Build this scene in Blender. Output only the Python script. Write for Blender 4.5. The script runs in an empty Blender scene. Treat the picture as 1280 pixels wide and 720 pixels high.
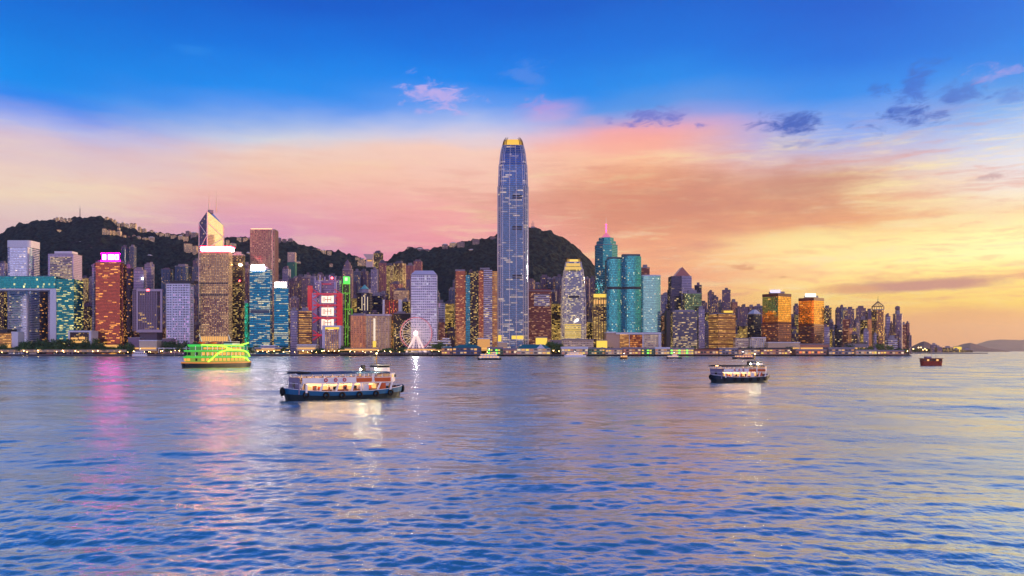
import bpy, math, random
import numpy as np
from mathutils import Vector, Matrix

random.seed(7)
R = math.radians
scene = bpy.context.scene
COL = scene.collection
F = 979.0          # focal length of the view in units of a 1280-wide frame
HZ = 438.5         # row of the horizon
CH = 10.0          # height of the camera above the water

# ------------------------------------------------------------------ camera
cam_d = bpy.data.cameras.new("camera")
cam = bpy.data.objects.new("camera", cam_d)
COL.objects.link(cam)
cam.location = (0, 0, CH)
cam.rotation_euler = (R(90), 0, 0)
cam_d.sensor_width = 36
cam_d.lens = F / 1280 * 36
cam_d.shift_y = (HZ - 360) / 1280
cam_d.clip_start = 1.0
cam_d.clip_end = 90000
scene.camera = cam

# ------------------------------------------------------------------ sun and exposure
SUN_AZ, SUN_EL = 64.0, 6.0
sd = bpy.data.lights.new("sun", "SUN")
sd.energy = 3.0
sd.angle = R(0.6)
sd.color = (1.0, 0.60, 0.28)
sun = bpy.data.objects.new("sun", sd)
COL.objects.link(sun)
sv = Vector((math.sin(R(SUN_AZ)) * math.cos(R(SUN_EL)), math.cos(R(SUN_AZ)) * math.cos(R(SUN_EL)), math.sin(R(SUN_EL))))
sun.rotation_euler = sv.to_track_quat('Z', 'Y').to_euler()

scene.view_settings.view_transform = 'Standard'
scene.view_settings.look = 'None'
scene.view_settings.exposure = 0.0
scene.view_settings.gamma = 1.0
scene.cycles.use_denoising = True
scene.cycles.max_bounces = 5
scene.cycles.diffuse_bounces = 2
scene.cycles.glossy_bounces = 3
scene.cycles.volume_bounces = 0
scene.cycles.sample_clamp_indirect = 6
scene.cycles.use_light_tree = True


def lin(c):
    c = c / 255.0
    return c / 12.92 if c <= 0.04045 else ((c + 0.055) / 1.055) ** 2.4


def S(r, g, b, a=1.0):
    return (lin(r), lin(g), lin(b), a)


# ------------------------------------------------------------------ node helper
class NT:
    def __init__(s, tree):
        s.t = tree
        s.n = tree.nodes
        s.l = tree.links

    def node(s, typ, **kw):
        n = s.n.new(typ)
        for k, v in kw.items():
            setattr(n, k, v)
        return n

    def put(s, sock, v):
        if hasattr(v, "is_linked"):
            s.l.new(v, sock)
        else:
            sock.default_value = v

    def m(s, op, a, b=0.0, c=None, clamp=False):
        n = s.node("ShaderNodeMath", operation=op, use_clamp=clamp)
        s.put(n.inputs[0], a)
        s.put(n.inputs[1], b)
        if c is not None:
            s.put(n.inputs[2], c)
        return n.outputs[0]

    def mix(s, f, a, b, blend='MIX'):
        n = s.node("ShaderNodeMix", data_type='RGBA', blend_type=blend)
        s.put(n.inputs[0], f)
        s.put(n.inputs[6], a)
        s.put(n.inputs[7], b)
        return n.outputs[2]

    def smooth(s, v, a, b, lo=0.0, hi=1.0):
        n = s.node("ShaderNodeMapRange", interpolation_type='SMOOTHSTEP')
        s.put(n.inputs[0], v)
        n.inputs[1].default_value = a
        n.inputs[2].default_value = b
        n.inputs[3].default_value = lo
        n.inputs[4].default_value = hi
        return n.outputs[0]

    def noise(s, vec, scale, detail=3, rough=0.55, dims='3D', w=None, distortion=0.0):
        n = s.node("ShaderNodeTexNoise", noise_dimensions=dims)
        s.put(n.inputs["Vector"], vec)
        n.inputs["Scale"].default_value = scale
        n.inputs["Detail"].default_value = detail
        n.inputs["Roughness"].default_value = rough
        n.inputs["Distortion"].default_value = distortion
        if w is not None:
            s.put(n.inputs["W"], w)
        return n

    def comb(s, x, y, z=0.0):
        n = s.node("ShaderNodeCombineXYZ")
        s.put(n.inputs[0], x)
        s.put(n.inputs[1], y)
        s.put(n.inputs[2], z)
        return n.outputs[0]


# ------------------------------------------------------------------ sky
def build_world():
    w = bpy.data.worlds.new("World")
    scene.world = w
    w.use_nodes = True
    w.cycles.sampling_method = 'MANUAL'
    w.cycles.sample_map_resolution = 1024
    t = w.node_tree
    t.nodes.clear()
    g = NT(t)
    tc = g.node("ShaderNodeTexCoord")
    sep = g.node("ShaderNodeSeparateXYZ")
    t.links.new(tc.outputs["Generated"], sep.inputs[0])
    X, Y, Z = sep.outputs
    az = g.m('MULTIPLY', g.m('ARCTAN2', X, Y), 180 / math.pi)          # bearing from the view axis, degrees
    hor = g.m('SQRT', g.m('ADD', g.m('MULTIPLY', X, X), g.m('MULTIPLY', Y, Y)))
    el = g.m('DIVIDE', Z, g.m('MAXIMUM', hor, 0.02))                   # tangent of the elevation
    # soft warp so that the bands are not ruled lines
    wv = g.comb(g.m('MULTIPLY', az, 0.055), g.m('MULTIPLY', el, 9.0), 0.0)
    wn = g.noise(wv, 1.0, 4, 0.5)
    warp = g.m('MULTIPLY', g.m('SUBTRACT', wn.outputs["Fac"], 0.5), 0.085)
    elw = g.m('ADD', el, g.m('MULTIPLY', warp, g.smooth(el, 0.03, 0.16)))

    def ramp(px, stops):
        n = g.node("ShaderNodeValToRGB")
        n.color_ramp.interpolation = 'EASE' if False else 'LINEAR'
        cs = math.cos(math.atan((px - 640) / F))
        pts = sorted(((max(0, (HZ - py) / F * cs) * 1.6, c) for py, c in stops), key=lambda p: p[0])
        pts.append((1.0, (24, 84, 152)))
        e = n.color_ramp.elements
        e[0].position, e[0].color = pts[0][0], S(*pts[0][1])
        e[1].position, e[1].color = pts[-1][0], S(*pts[-1][1])
        for p, c in pts[1:-1]:
            k = e.new(p)
            k.color = S(*c)
        t.links.new(g.m('MULTIPLY', elw, 1.6), n.inputs[0])
        return n.outputs[0]

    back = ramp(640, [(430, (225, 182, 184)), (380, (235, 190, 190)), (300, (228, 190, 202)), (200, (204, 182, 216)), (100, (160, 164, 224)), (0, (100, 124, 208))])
    dark_sector = ramp(640, [(430, (110, 84, 110)), (300, (96, 84, 130)), (150, (60, 80, 150)), (0, (30, 66, 150))])  # added dark sector out of view, darkens glass that faces left
    left = ramp(90, [(430, (226, 182, 190)), (285, (226, 190, 192)), (265, (234, 204, 196)), (245, (245, 218, 192)), (215, (240, 210, 198)), (190, (220, 198, 214)), (170, (176, 184, 238)), (150, (114, 152, 242)), (130, (40, 136, 242)), (110, (0, 140, 241)), (60, (0, 127, 230)), (0, (0, 108, 216))])
    lc = ramp(370, [(430, (205, 140, 185)), (308, (220, 150, 188)), (285, (234, 164, 182)), (250, (246, 186, 176)), (215, (249, 202, 176)), (190, (244, 210, 196)), (170, (210, 212, 228)), (150, (156, 184, 238)), (130, (86, 152, 243)), (110, (18, 140, 241)), (60, (0, 116, 226)), (0, (0, 92, 206))])
    cen = ramp(570, [(430, (235, 135, 160)), (310, (242, 152, 166)), (270, (248, 170, 166)), (230, (252, 198, 178)), (190, (250, 208, 192)), (172, (222, 210, 226)), (155, (176, 192, 240)), (135, (96, 156, 243)), (105, (8, 134, 240)), (60, (0, 114, 226)), (0, (0, 92, 207))])
    rc = ramp(810, [(430, (246, 160, 115)), (340, (252, 176, 124)), (315, (248, 172, 130)), (290, (244, 166, 126)), (255, (240, 158, 122)), (225, (248, 178, 136)), (200, (254, 194, 154)), (180, (252, 178, 164)), (165, (236, 170, 192)), (150, (162, 160, 222)), (130, (92, 152, 232)), (105, (22, 140, 238)), (60, (0, 116, 226)), (0, (0, 95, 206))])
    r1 = ramp(1080, [(440, (240, 160, 98)), (405, (255, 184, 88)), (370, (255, 214, 108)), (335, (278, 248, 160)), (306, (268, 236, 158)), (285, (244, 176, 122)), (255, (240, 180, 132)), (225, (232, 190, 160)), (195, (212, 190, 206)), (160, (150, 176, 240)), (110, (40, 142, 240)), (60, (0, 116, 228)), (0, (0, 97, 212))])
    r2 = ramp(1245, [(440, (214, 154, 118)), (425, (226, 164, 114)), (405, (255, 192, 88)), (380, (255, 216, 96)), (345, (272, 240, 138)), (320, (292, 264, 186)), (290, (284, 256, 180)), (265, (255, 224, 172)), (240, (255, 238, 206)), (215, (246, 234, 228)), (195, (226, 228, 242)), (165, (180, 206, 247)), (140, (128, 180, 242)), (110, (70, 152, 236)), (60, (8, 130, 235)), (0, (0, 110, 222))])
    glow = ramp(1280, [(440, (255, 190, 90)), (370, (290, 246, 140)), (250, (290, 262, 196)), (150, (240, 226, 226)), (60, (130, 180, 246)), (0, (60, 140, 236))])
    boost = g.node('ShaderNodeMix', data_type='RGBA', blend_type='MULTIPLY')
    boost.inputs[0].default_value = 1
    boost.inputs[7].default_value = (2.5, 2.35, 2.2, 1)  # unseen sky behind the camera brightened as added fill for the facades
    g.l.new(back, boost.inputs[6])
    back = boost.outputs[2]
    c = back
    c = g.mix(g.smooth(az, -142, -120), c, dark_sector)
    c = g.mix(g.smooth(az, -88, -52), c, left)
    c = g.mix(g.smooth(az, -31, -17), c, lc)
    c = g.mix(g.smooth(az, -17, -4), c, cen)
    c = g.mix(g.smooth(az, -3, 10), c, rc)
    c = g.mix(g.smooth(az, 9, 23), c, r1)
    c = g.mix(g.smooth(az, 23, 34), c, r2)
    c = g.mix(g.smooth(az, 38, 62), c, glow)
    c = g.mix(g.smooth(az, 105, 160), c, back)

    # ---- clouds, each at its own bearing and height in the sky
    cn = g.noise(g.comb(g.m('MULTIPLY', az, 0.16), g.m('MULTIPLY', el, 26.0), 3.1), 1.0, 6, 0.62)
    streak = cn.outputs["Fac"]
    cn2 = g.noise(g.comb(g.m('ADD', g.m('MULTIPLY', az, 0.62), g.m('MULTIPLY', el, -14.0)), g.m('MULTIPLY', el, 74.0), 8.7), 1.0, 8, 0.68, distortion=0.5)
    puff = cn2.outputs["Fac"]

    def cloud(c, px, py, wx, wy, col, amount, tex, lo, hi, tilt=0.0):
        a0 = math.degrees(math.atan((px - 640) / F))
        cs = math.cos(R(a0))
        e0 = (HZ - py) / F * cs
        da = wx / F * cs * cs * 180 / math.pi
        de = wy / F * cs
        u = g.m('DIVIDE', g.m('SUBTRACT', az, a0), da)
        v = g.m('DIVIDE', g.m('SUBTRACT', el, e0), de)
        v = g.m('SUBTRACT', v, g.m('MULTIPLY', u, tilt))
        d2 = g.m('ADD', g.m('MULTIPLY', u, u), g.m('MULTIPLY', v, v))
        blob = g.m('EXPONENT', g.m('MULTIPLY', d2, -1.0))
        if tex is puff:
            dens = g.smooth(g.m('ADD', g.m('MULTIPLY', blob, 0.42), g.m('MULTIPLY', tex, 1.15)), 0.80, 1.10)
        else:
            dens = g.smooth(g.m('ADD', g.m('MULTIPLY', blob, 0.55), g.m('MULTIPLY', tex, 0.75)), lo, hi)
        dens = g.m('MULTIPLY', dens, g.smooth(blob, 0.02, 0.35))
        return g.mix(g.m('MULTIPLY', dens, amount), c, S(*col))

    # thin layered streaks all through the warm part of the sky
    st2 = g.noise(g.comb(g.m('ADD', g.m('MULTIPLY', az, 0.11), g.m('MULTIPLY', el, 5.0)), g.m('MULTIPLY', el, 46.0), 1.7), 1.0, 8, 0.66, distortion=0.25)
    zone = g.m('MULTIPLY', g.m('MULTIPLY', g.smooth(el, 0.015, 0.07), g.smooth(el, 0.30, 0.20)), g.smooth(az, -12, 12, 0.35, 1.0))
    c = g.mix(g.m('MULTIPLY', g.smooth(st2.outputs["Fac"], 0.50, 0.72), g.m('MULTIPLY', zone, 0.62)), c, S(220, 136, 122))
    c = g.mix(g.m('MULTIPLY', g.smooth(st2.outputs["Fac"], 0.50, 0.30), g.m('MULTIPLY', zone, 0.7)), c, S(255, 236, 176))
    st3 = g.noise(g.comb(g.m('ADD', g.m('MULTIPLY', az, 0.34), g.m('MULTIPLY', el, 11.0)), g.m('MULTIPLY', el, 120.0), 4.4), 1.0, 6, 0.62, distortion=0.4)
    c = g.mix(g.m('MULTIPLY', g.smooth(st3.outputs["Fac"], 0.50, 0.70), g.m('MULTIPLY', zone, 0.34)), c, S(232, 150, 128))
    c = g.mix(g.m('MULTIPLY', g.smooth(st3.outputs["Fac"], 0.48, 0.30), g.m('MULTIPLY', zone, 0.4)), c, S(255, 226, 186))
    c = cloud(c, 770, 176, 130, 30, (255, 168, 156), 0.5, streak, 0.5, 1.0)       # lit pink edge
    c = cloud(c, 690, 140, 60, 18, (240, 170, 210), 0.3, streak, 0.55, 1.0, 0.4)
    c = cloud(c, 850, 255, 250, 52, (212, 136, 112), 0.72, streak, 0.46, 0.98, -0.15)  # long mauve brown bank
    c = cloud(c, 960, 235, 150, 34, (196, 132, 118), 0.55, streak, 0.5, 1.0)
    c = cloud(c, 1010, 300, 170, 18, (255, 236, 160), 0.6, streak, 0.5, 1.0)         # bright gap
    c = cloud(c, 900, 345, 160, 16, (238, 140, 120), 0.45, streak, 0.5, 1.0)
    c = cloud(c, 550, 120, 64, 26, (196, 176, 236), 0.85, puff, 0.62, 0.95, -0.3)       # small pink wisps
    c = cloud(c, 672, 134, 46, 20, (226, 150, 210), 0.3, puff, 0.66, 1.02, 0.3)
    c = cloud(c, 660, 92, 40, 26, (88, 140, 232), 0.6, puff, 0.6, 1.0)
    c = cloud(c, 812, 145, 60, 18, (108, 116, 206), 0.85, puff, 0.60, 0.86)
    c = cloud(c, 880, 156, 16, 7, (80, 110, 205), 0.8, puff, 0.60, 0.86)
    c = cloud(c, 985, 156, 64, 20, (50, 92, 188), 0.92, puff, 0.58, 0.84)
    c = cloud(c, 1000, 180, 80, 9, (120, 128, 205), 0.55, puff, 0.62, 0.9)
    c = cloud(c, 1138, 146, 84, 22, (44, 90, 190), 0.92, puff, 0.58, 0.84)
    c = cloud(c, 1146, 104, 48, 34, (52, 104, 206), 0.8, puff, 0.64, 0.9, 0.9)
    c = cloud(c, 1198, 116, 56, 22, (64, 112, 206), 0.75, puff, 0.64, 0.9)
    c = cloud(c, 1100, 112, 20, 14, (52, 104, 206), 0.75, puff, 0.62, 0.9)
    c = cloud(c, 1240, 92, 40, 18, (176, 160, 230), 0.6, puff, 0.62, 0.95)
    c = cloud(c, 1268, 118, 40, 16, (80, 130, 220), 0.6, puff, 0.62, 0.95)
    c = cloud(c, 1245, 220, 46, 7, (196, 162, 168), 0.75, puff, 0.56, 0.86)
    c = cloud(c, 1150, 357, 100, 11, (196, 134, 128), 0.9, streak, 0.50, 0.80, 0.25)
    c = cloud(c, 1060, 362, 60, 6, (236, 170, 110), 0.6, streak, 0.5, 0.9)
    c = cloud(c, 925, 334, 26, 5, (226, 152, 110), 0.7, puff, 0.55, 0.9)
    c = cloud(c, 985, 346, 22, 3.5, (222, 160, 104), 0.7, puff, 0.55, 0.9)
    c = cloud(c, 1210, 405, 130, 20, (232, 164, 112), 0.7, streak, 0.4, 0.8)       # low bank over the strait
    c = cloud(c, 140, 205, 230, 26, (226, 198, 204), 0.45, streak, 0.45, 1.0)
    c = cloud(c, 240, 62, 60, 10, (40, 140, 236), 0.5, puff, 0.6, 0.95)

    sky = g.node("ShaderNodeTexSky", sky_type='NISHITA', sun_disc=False)
    sky.sun_elevation = R(SUN_EL)
    sky.sun_rotation = R(SUN_AZ)
    sky.altitude = 50
    b1 = g.node("ShaderNodeBackground")
    t.links.new(sky.outputs[0], b1.inputs[0])
    b1.inputs[1].default_value = 0.004
    b2 = g.node("ShaderNodeBackground")
    t.links.new(c, b2.inputs[0])
    b2.inputs[1].default_value = 1.0
    add = g.node("ShaderNodeAddShader")
    t.links.new(b1.outputs[0], add.inputs[0])
    t.links.new(b2.outputs[0], add.inputs[1])
    out = g.node("ShaderNodeOutputWorld")
    t.links.new(add.outputs[0], out.inputs[0])


build_world()


# ------------------------------------------------------------------ materials
def new_mat(name):
    m = bpy.data.materials.new(name)
    m.use_nodes = True
    t = m.node_tree
    t.nodes.clear()
    g = NT(t)
    out = g.node("ShaderNodeOutputMaterial")
    b = g.node("ShaderNodeBsdfPrincipled")
    t.links.new(b.outputs[0], out.inputs[0])
    return m, g, b


def plain(name, col, rough=0.6, metal=0.0, var=0.22, scale=0.35):
    """A solid material with weathering: large soft blotches and fine grain."""
    m, g, b = new_mat(name)
    tc = g.node("ShaderNodeTexCoord")
    n1 = g.noise(tc.outputs["Object"], scale, 5, 0.6)
    f = g.m('ADD', 1.0 - var / 2 * 2 * 0.5, g.m('MULTIPLY', n1.outputs["Fac"], var))
    mx = g.node("ShaderNodeMix", data_type='RGBA', blend_type='MULTIPLY')
    mx.inputs[0].default_value = 1
    mx.inputs[6].default_value = S(*col)
    g.l.new(f, mx.inputs[7])
    g.l.new(mx.outputs[2], b.inputs["Base Color"])
    b.inputs["Roughness"].default_value = rough
    b.inputs["Metallic"].default_value = metal
    return m


def glow(name, col, strength, sampled=True):
    """Something that gives off light: a lamp, a lit sign, a lit pane."""
    m, g, b = new_mat(name)
    b.inputs["Base Color"].default_value = (0.02, 0.02, 0.02, 1)
    b.inputs["Emission Color"].default_value = col
    b.inputs["Emission Strength"].default_value = strength
    if not sampled:
        m.cycles.emission_sampling = 'NONE'
    return m


GOLD = (1.0, 0.53, 0.075, 1)
AMBER = (1.0, 0.36, 0.06, 1)
WARM = (1.0, 0.64, 0.24, 1)
WHITE = (1.0, 0.93, 0.85, 1)


def fac(name, glass, frame, fl=4.0, bay=3.0, ww=0.82, wh=0.62, lit=0.15, litc=GOLD, st=1.6, run=3, metal=0.65, rough=0.12, frough=0.6,
        grad=0.0, wob=0.03, var=0.5):
    """A facade laid out in metres along the wall: floors, bays, glazing, and rooms with their lamps on."""
    fl, bay, run = fl * 0.86, bay * 0.72, max(1, round(run * 0.7))
    m, g, b = new_mat(name)
    uv = g.node("ShaderNodeUVMap", uv_map="UVMap")
    sep = g.node("ShaderNodeSeparateXYZ")
    g.l.new(uv.outputs[0], sep.inputs[0])
    u, v = sep.outputs[0], sep.outputs[1]
    oi = g.node("ShaderNodeObjectInfo")
    rnd = g.m('MULTIPLY', oi.outputs["Random"], 97.0)
    cu = g.m('DIVIDE', u, bay)
    cv = g.m('DIVIDE', v, fl)
    iu, iv = g.m('FLOOR', cu), g.m('FLOOR', cv)
    fu, fv = g.m('FRACT', cu), g.m('FRACT', cv)
    mu = g.m('LESS_THAN', g.m('ABSOLUTE', g.m('SUBTRACT', fu, 0.5)), ww / 2)
    mv = g.m('LESS_THAN', g.m('ABSOLUTE', g.m('SUBTRACT', fv, 0.5)), wh / 2)
    mask = g.m('MULTIPLY', mu, mv)
    # which rooms are lit: runs of bays on a floor, more on some floors
    wn = g.node("ShaderNodeTexWhiteNoise", noise_dimensions='4D')
    jog = g.node("ShaderNodeTexWhiteNoise", noise_dimensions='2D')
    g.l.new(g.comb(iv, rnd), jog.inputs["Vector"])
    ru = g.m('FLOOR', g.m('ADD', g.m('DIVIDE', iu, run), g.m('MULTIPLY', jog.outputs["Value"], 3.0)))
    g.l.new(g.comb(ru, iv, 0.0), wn.inputs["Vector"])
    g.l.new(rnd, wn.inputs["W"])
    big = g.noise(g.comb(g.m('MULTIPLY', u, 0.018), g.m('MULTIPLY', v, 0.03), rnd), 1.0, 2, 0.5)
    p = g.m('MULTIPLY', g.smooth(big.outputs["Fac"], 0.3, 0.7, 0.35, 1.65), lit * 1.5)
    if grad:
        p = g.m('MULTIPLY', p, g.smooth(v, 0.0, grad, 2.6, 0.8))
    on = g.m('LESS_THAN', wn.outputs["Value"], p)
    cell = g.node("ShaderNodeTexWhiteNoise", noise_dimensions='4D')
    g.l.new(g.comb(iu, iv, 5.0), cell.inputs["Vector"])
    g.l.new(rnd, cell.inputs["W"])
    csep = g.node("ShaderNodeSeparateColor")
    g.l.new(wn.outputs["Color"], csep.inputs[0])
    bri = g.m('ADD', g.m('MULTIPLY', csep.outputs[1], 0.75), g.m('MULTIPLY', cell.outputs["Value"], 0.25))
    lamp = g.m('MULTIPLY', g.m('MULTIPLY', on, mask), g.m('ADD', 0.22, g.m('MULTIPLY', g.m('POWER', bri, 2.2), 1.0)))
    # colour: glass panes differ a little, frames weather
    gv = g.m('ADD', 1.0 - var / 2, g.m('MULTIPLY', cell.outputs["Value"], var))
    gm = g.node("ShaderNodeMix", data_type='RGBA', blend_type='MULTIPLY')
    gm.inputs[0].default_value = 1
    gm.inputs[6].default_value = S(*glass)
    g.l.new(gv, gm.inputs[7])
    tc = g.node("ShaderNodeTexCoord")
    wz = g.noise(tc.outputs["Object"], 0.05, 5, 0.65)
    fm = g.node("ShaderNodeMix", data_type='RGBA', blend_type='MULTIPLY')
    fm.inputs[0].default_value = 1
    fm.inputs[6].default_value = S(*frame)
    g.l.new(g.m('ADD', 0.7, g.m('MULTIPLY', wz.outputs["Fac"], 0.6)), fm.inputs[7])
    g.l.new(g.mix(mask, fm.outputs[2], gm.outputs[2]), b.inputs["Base Color"])
    g.l.new(g.m('MULTIPLY', mask, metal), b.inputs["Metallic"])
    g.l.new(g.m('ADD', frough, g.m('MULTIPLY', mask, rough - frough)), b.inputs["Roughness"])
    lc = g.mix(cell.outputs["Value"], litc, (litc[0], min(1, litc[1] * 1.18), min(1, litc[2] * 1.5), 1))
    g.l.new(lc, b.inputs["Emission Color"])
    g.l.new(g.m('MULTIPLY', lamp, st * 0.9), b.inputs["Emission Strength"])
    if wob:
        geo = g.node("ShaderNodeNewGeometry")
        vm = g.node("ShaderNodeVectorMath", operation='SUBTRACT')
        g.l.new(cell.outputs["Color"], vm.inputs[0])
        vm.inputs[1].default_value = (0.5, 0.5, 0.5)
        vs = g.node("ShaderNodeVectorMath", operation='SCALE')
        g.l.new(vm.outputs[0], vs.inputs[0])
        g.l.new(g.m('MULTIPLY', mask, wob), vs.inputs["Scale"])
        va = g.node("ShaderNodeVectorMath", operation='ADD')
        g.l.new(geo.outputs["Normal"], va.inputs[0])
        g.l.new(vs.outputs[0], va.inputs[1])
        vn = g.node("ShaderNodeVectorMath", operation='NORMALIZE')
        g.l.new(va.outputs[0], vn.inputs[0])
        g.l.new(vn.outputs[0], b.inputs["Normal"])
    m.cycles.emission_sampling = 'NONE'
    return m


# ------------------------------------------------------------------ mesh builder
class MB:
    def __init__(s):
        s.v, s.f, s.uv, s.mi = [], [], [], []

    def face(s, idx, uv=None, mi=0):
        s.f.append(tuple(idx))
        s.uv.append(uv if uv else [(s.v[i][0], s.v[i][1]) for i in idx])
        s.mi.append(mi)

    def loft(s, rings, top=True, bot=False, mi=0, closed=True):
        """rings: lists of (x, y, z); the wall faces carry UVs in metres along the wall and up it"""
        n = len(rings[0])
        b0 = len(s.v)
        for r in rings:
            s.v.extend(r)
        r0 = rings[0]
        us = [0.0]
        for i in range(n):
            a, c = r0[i], r0[(i + 1) % n]
            us.append(us[-1] + math.hypot(c[0] - a[0], c[1] - a[1]))
        # each face of a few-sided tower starts its bays at its own corner
        for k in range(len(rings) - 1):
            for i in range(n if closed else n - 1):
                j = (i + 1) % n
                a, b, c, d = b0 + k * n + i, b0 + k * n + j, b0 + (k + 1) * n + j, b0 + (k + 1) * n + i
                if n <= 6:
                    u0, u1 = i * 3000.0, i * 3000.0 + us[i + 1] - us[i]
                else:
                    u0, u1 = us[i], us[i + 1]
                s.face((a, b, c, d), [(u0, s.v[a][2]), (u1, s.v[b][2]), (u1, s.v[c][2]), (u0, s.v[d][2])], mi)
        k = len(rings) - 1
        if top:
            s.face([b0 + k * n + i for i in range(n)], None, mi)
        if bot:
            s.face([b0 + i for i in reversed(range(n))], None, mi)

    def prism(s, poly, z0, z1, top=True, bot=False, mi=0):
        s.loft([[(x, y, z0) for x, y in poly], [(x, y, z1) for x, y in poly]], top, bot, mi)

    def box(s, c, d, yaw=0.0, mi=0):
        hx, hy = d[0] / 2, d[1] / 2
        ca, sa = math.cos(yaw), math.sin(yaw)
        poly = [(c[0] + x * ca - y * sa, c[1] + x * sa + y * ca) for x, y in ((-hx, -hy), (hx, -hy), (hx, hy), (-hx, hy))]
        s.prism(poly, c[2] - d[2] / 2, c[2] + d[2] / 2, True, True, mi)

    def tube(s, p0, p1, r0, r1=None, n=6, mi=0, caps=True):
        r1 = r0 if r1 is None else r1
        p0, p1 = Vector(p0), Vector(p1)
        d = (p1 - p0).normalized()
        a = d.orthogonal().normalized()
        b = d.cross(a)
        rings = []
        for p, r in ((p0, r0), (p1, r1)):
            rings.append([tuple(p + a * (r * math.cos(2 * math.pi * i / n)) + b * (r * math.sin(2 * math.pi * i / n))) for i in range(n)])
        s.loft(rings, caps, caps, mi)

    def ball(s, c, r, n=10, m=6, sz=1.0, mi=0):
        rings = []
        for k in range(1, m):
            th = math.pi * k / m - math.pi / 2
            rings.append([(c[0] + r * math.cos(th) * math.cos(2 * math.pi * i / n), c[1] + r * math.cos(th) * math.sin(2 * math.pi * i / n), c[2] + sz * r * math.sin(th)) for i in range(n)])
        s.loft(rings, True, True, mi)

    def torus(s, c, R0, r, axis_x, axis_y, n=32, m=6, mi=0):
        """ring about c in the plane of two unit axes"""
        ax, ay = Vector(axis_x), Vector(axis_y)
        az = ax.cross(ay)
        b0 = len(s.v)
        for i in range(n):
            t = 2 * math.pi * i / n
            d = ax * math.cos(t) + ay * math.sin(t)
            for k in range(m):
                q = 2 * math.pi * k / m
                s.v.append(tuple(Vector(c) + d * (R0 + r * math.cos(q)) + az * (r * math.sin(q))))
        for i in range(n):
            for k in range(m):
                i2, k2 = (i + 1) % n, (k + 1) % m
                s.face((b0 + i * m + k, b0 + i2 * m + k, b0 + i2 * m + k2, b0 + i * m + k2), None, mi)

    def build(s, name, mats, parent=None, smooth=False):
        me = bpy.data.meshes.new(name)
        me.from_pydata(s.v, [], s.f)
        uvl = me.uv_layers.new(name="UVMap")
        flat = np.array([c for fuv in s.uv for p in fuv for c in p], dtype=np.float32)
        uvl.data.foreach_set("uv", flat)
        if not isinstance(mats, (list, tuple)):
            mats = [mats]
        for mt in mats:
            me.materials.append(mt)
        if len(mats) > 1:
            me.polygons.foreach_set("material_index", s.mi)
        if smooth:
            me.polygons.foreach_set("use_smooth", [True] * len(s.f))
        me.update()
        o = bpy.data.objects.new(name, me)
        COL.objects.link(o)
        if parent:
            o.parent = parent
        return o


def tag(o, label=None, cat=None, group=None, kind=None):
    if label:
        o["label"] = label
    if cat:
        o["category"] = cat
    if group:
        o["group"] = group
    if kind:
        o["kind"] = kind
    return o


def empty(name, loc, label=None, cat=None, group=None):
    o = bpy.data.objects.new(name, None)
    COL.objects.link(o)
    o.location = loc
    o.empty_display_size = 5
    return tag(o, label, cat, group)


def copy_tree(o, parent=None, depth=0):
    c = o.copy()
    COL.objects.link(c)
    if parent:
        c.parent = parent
    for ch in list(o.children):
        copy_tree(ch, c, depth + 1)
    return c


def px_x(px, D):
    return (px - 640) / F * D


def px_z(py, D):
    return CH + (HZ - py) / F * D


ORD = ["", "first", "second", "third", "fourth", "fifth", "sixth", "seventh", "eighth", "ninth", "tenth", "eleventh", "twelfth", "thirteenth",
       "fourteenth", "fifteenth", "sixteenth", "seventeenth", "eighteenth", "nineteenth", "twentieth"]
NUM = ["no", "one", "two", "three", "four", "five", "six", "seven", "eight", "nine", "ten", "eleven", "twelve", "thirteen", "fourteen", "fifteen",
       "sixteen", "seventeen", "eighteen", "nineteen", "twenty"]


def cluster(items, anchors, word):
    """items: (px, object, adjective). Gives each a label from its look and its rank among those by the nearest landmark."""
    by = {}
    for px, o, adj in items:
        a = min(anchors, key=lambda q: abs(q[0] - px))
        by.setdefault(a[1], []).append((px, o, adj))
    for where, lst in by.items():
        lst.sort(key=lambda q: q[0])
        n = len(lst)
        for k, (px, o, adj) in enumerate(lst, 1):
            if n == 1:
                o["label"] = f"{adj} {word} {where}"
            elif k == 1:
                o["label"] = f"{adj} {word} {where}, leftmost of {NUM[min(n, 20)]}"
            elif k == n:
                o["label"] = f"{adj} {word} {where}, rightmost of {NUM[min(n, 20)]}"
            else:
                o["label"] = f"{adj} {word} {where}, {ORD[min(k, 20)]} of {NUM[min(n, 20)]}"
                if len(o["label"].replace("-", " ").split()) <= 14:
                    o["label"] += " from left"


# ------------------------------------------------------------------ shared materials
M_conc = plain("roof concrete", (150, 140, 150), 0.8)
M_white = plain("white painted cladding", (226, 222, 226), 0.5)
M_dark = plain("dark louvres", (46, 44, 56), 0.5)
M_steel = plain("pale steel", (205, 200, 196), 0.35, 0.6)
M_trunk = plain("bark", (70, 54, 44), 0.9)
M_lamp = glow("lamp glow", (1.0, 0.62, 0.25, 1), 26)
M_lampw = glow("white lamp glow", (1.0, 0.85, 0.7, 1), 30)
M_signw = glow("white lit sign", (1.0, 0.80, 0.82, 1), 24)
M_pane = glow("warm lit glazing", (1.0, 0.50, 0.13, 1), .95, False)
M_pane_w = glow("pale lit glazing", (1.0, 0.76, 0.50, 1), .9, False)
M_pane_y = glow("yellow lit glazing", (1.0, 0.66, 0.08, 1), 1.1, False)
M_red = glow("red aircraft lamp", (1.0, 0.05, 0.06, 1), 16)


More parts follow.
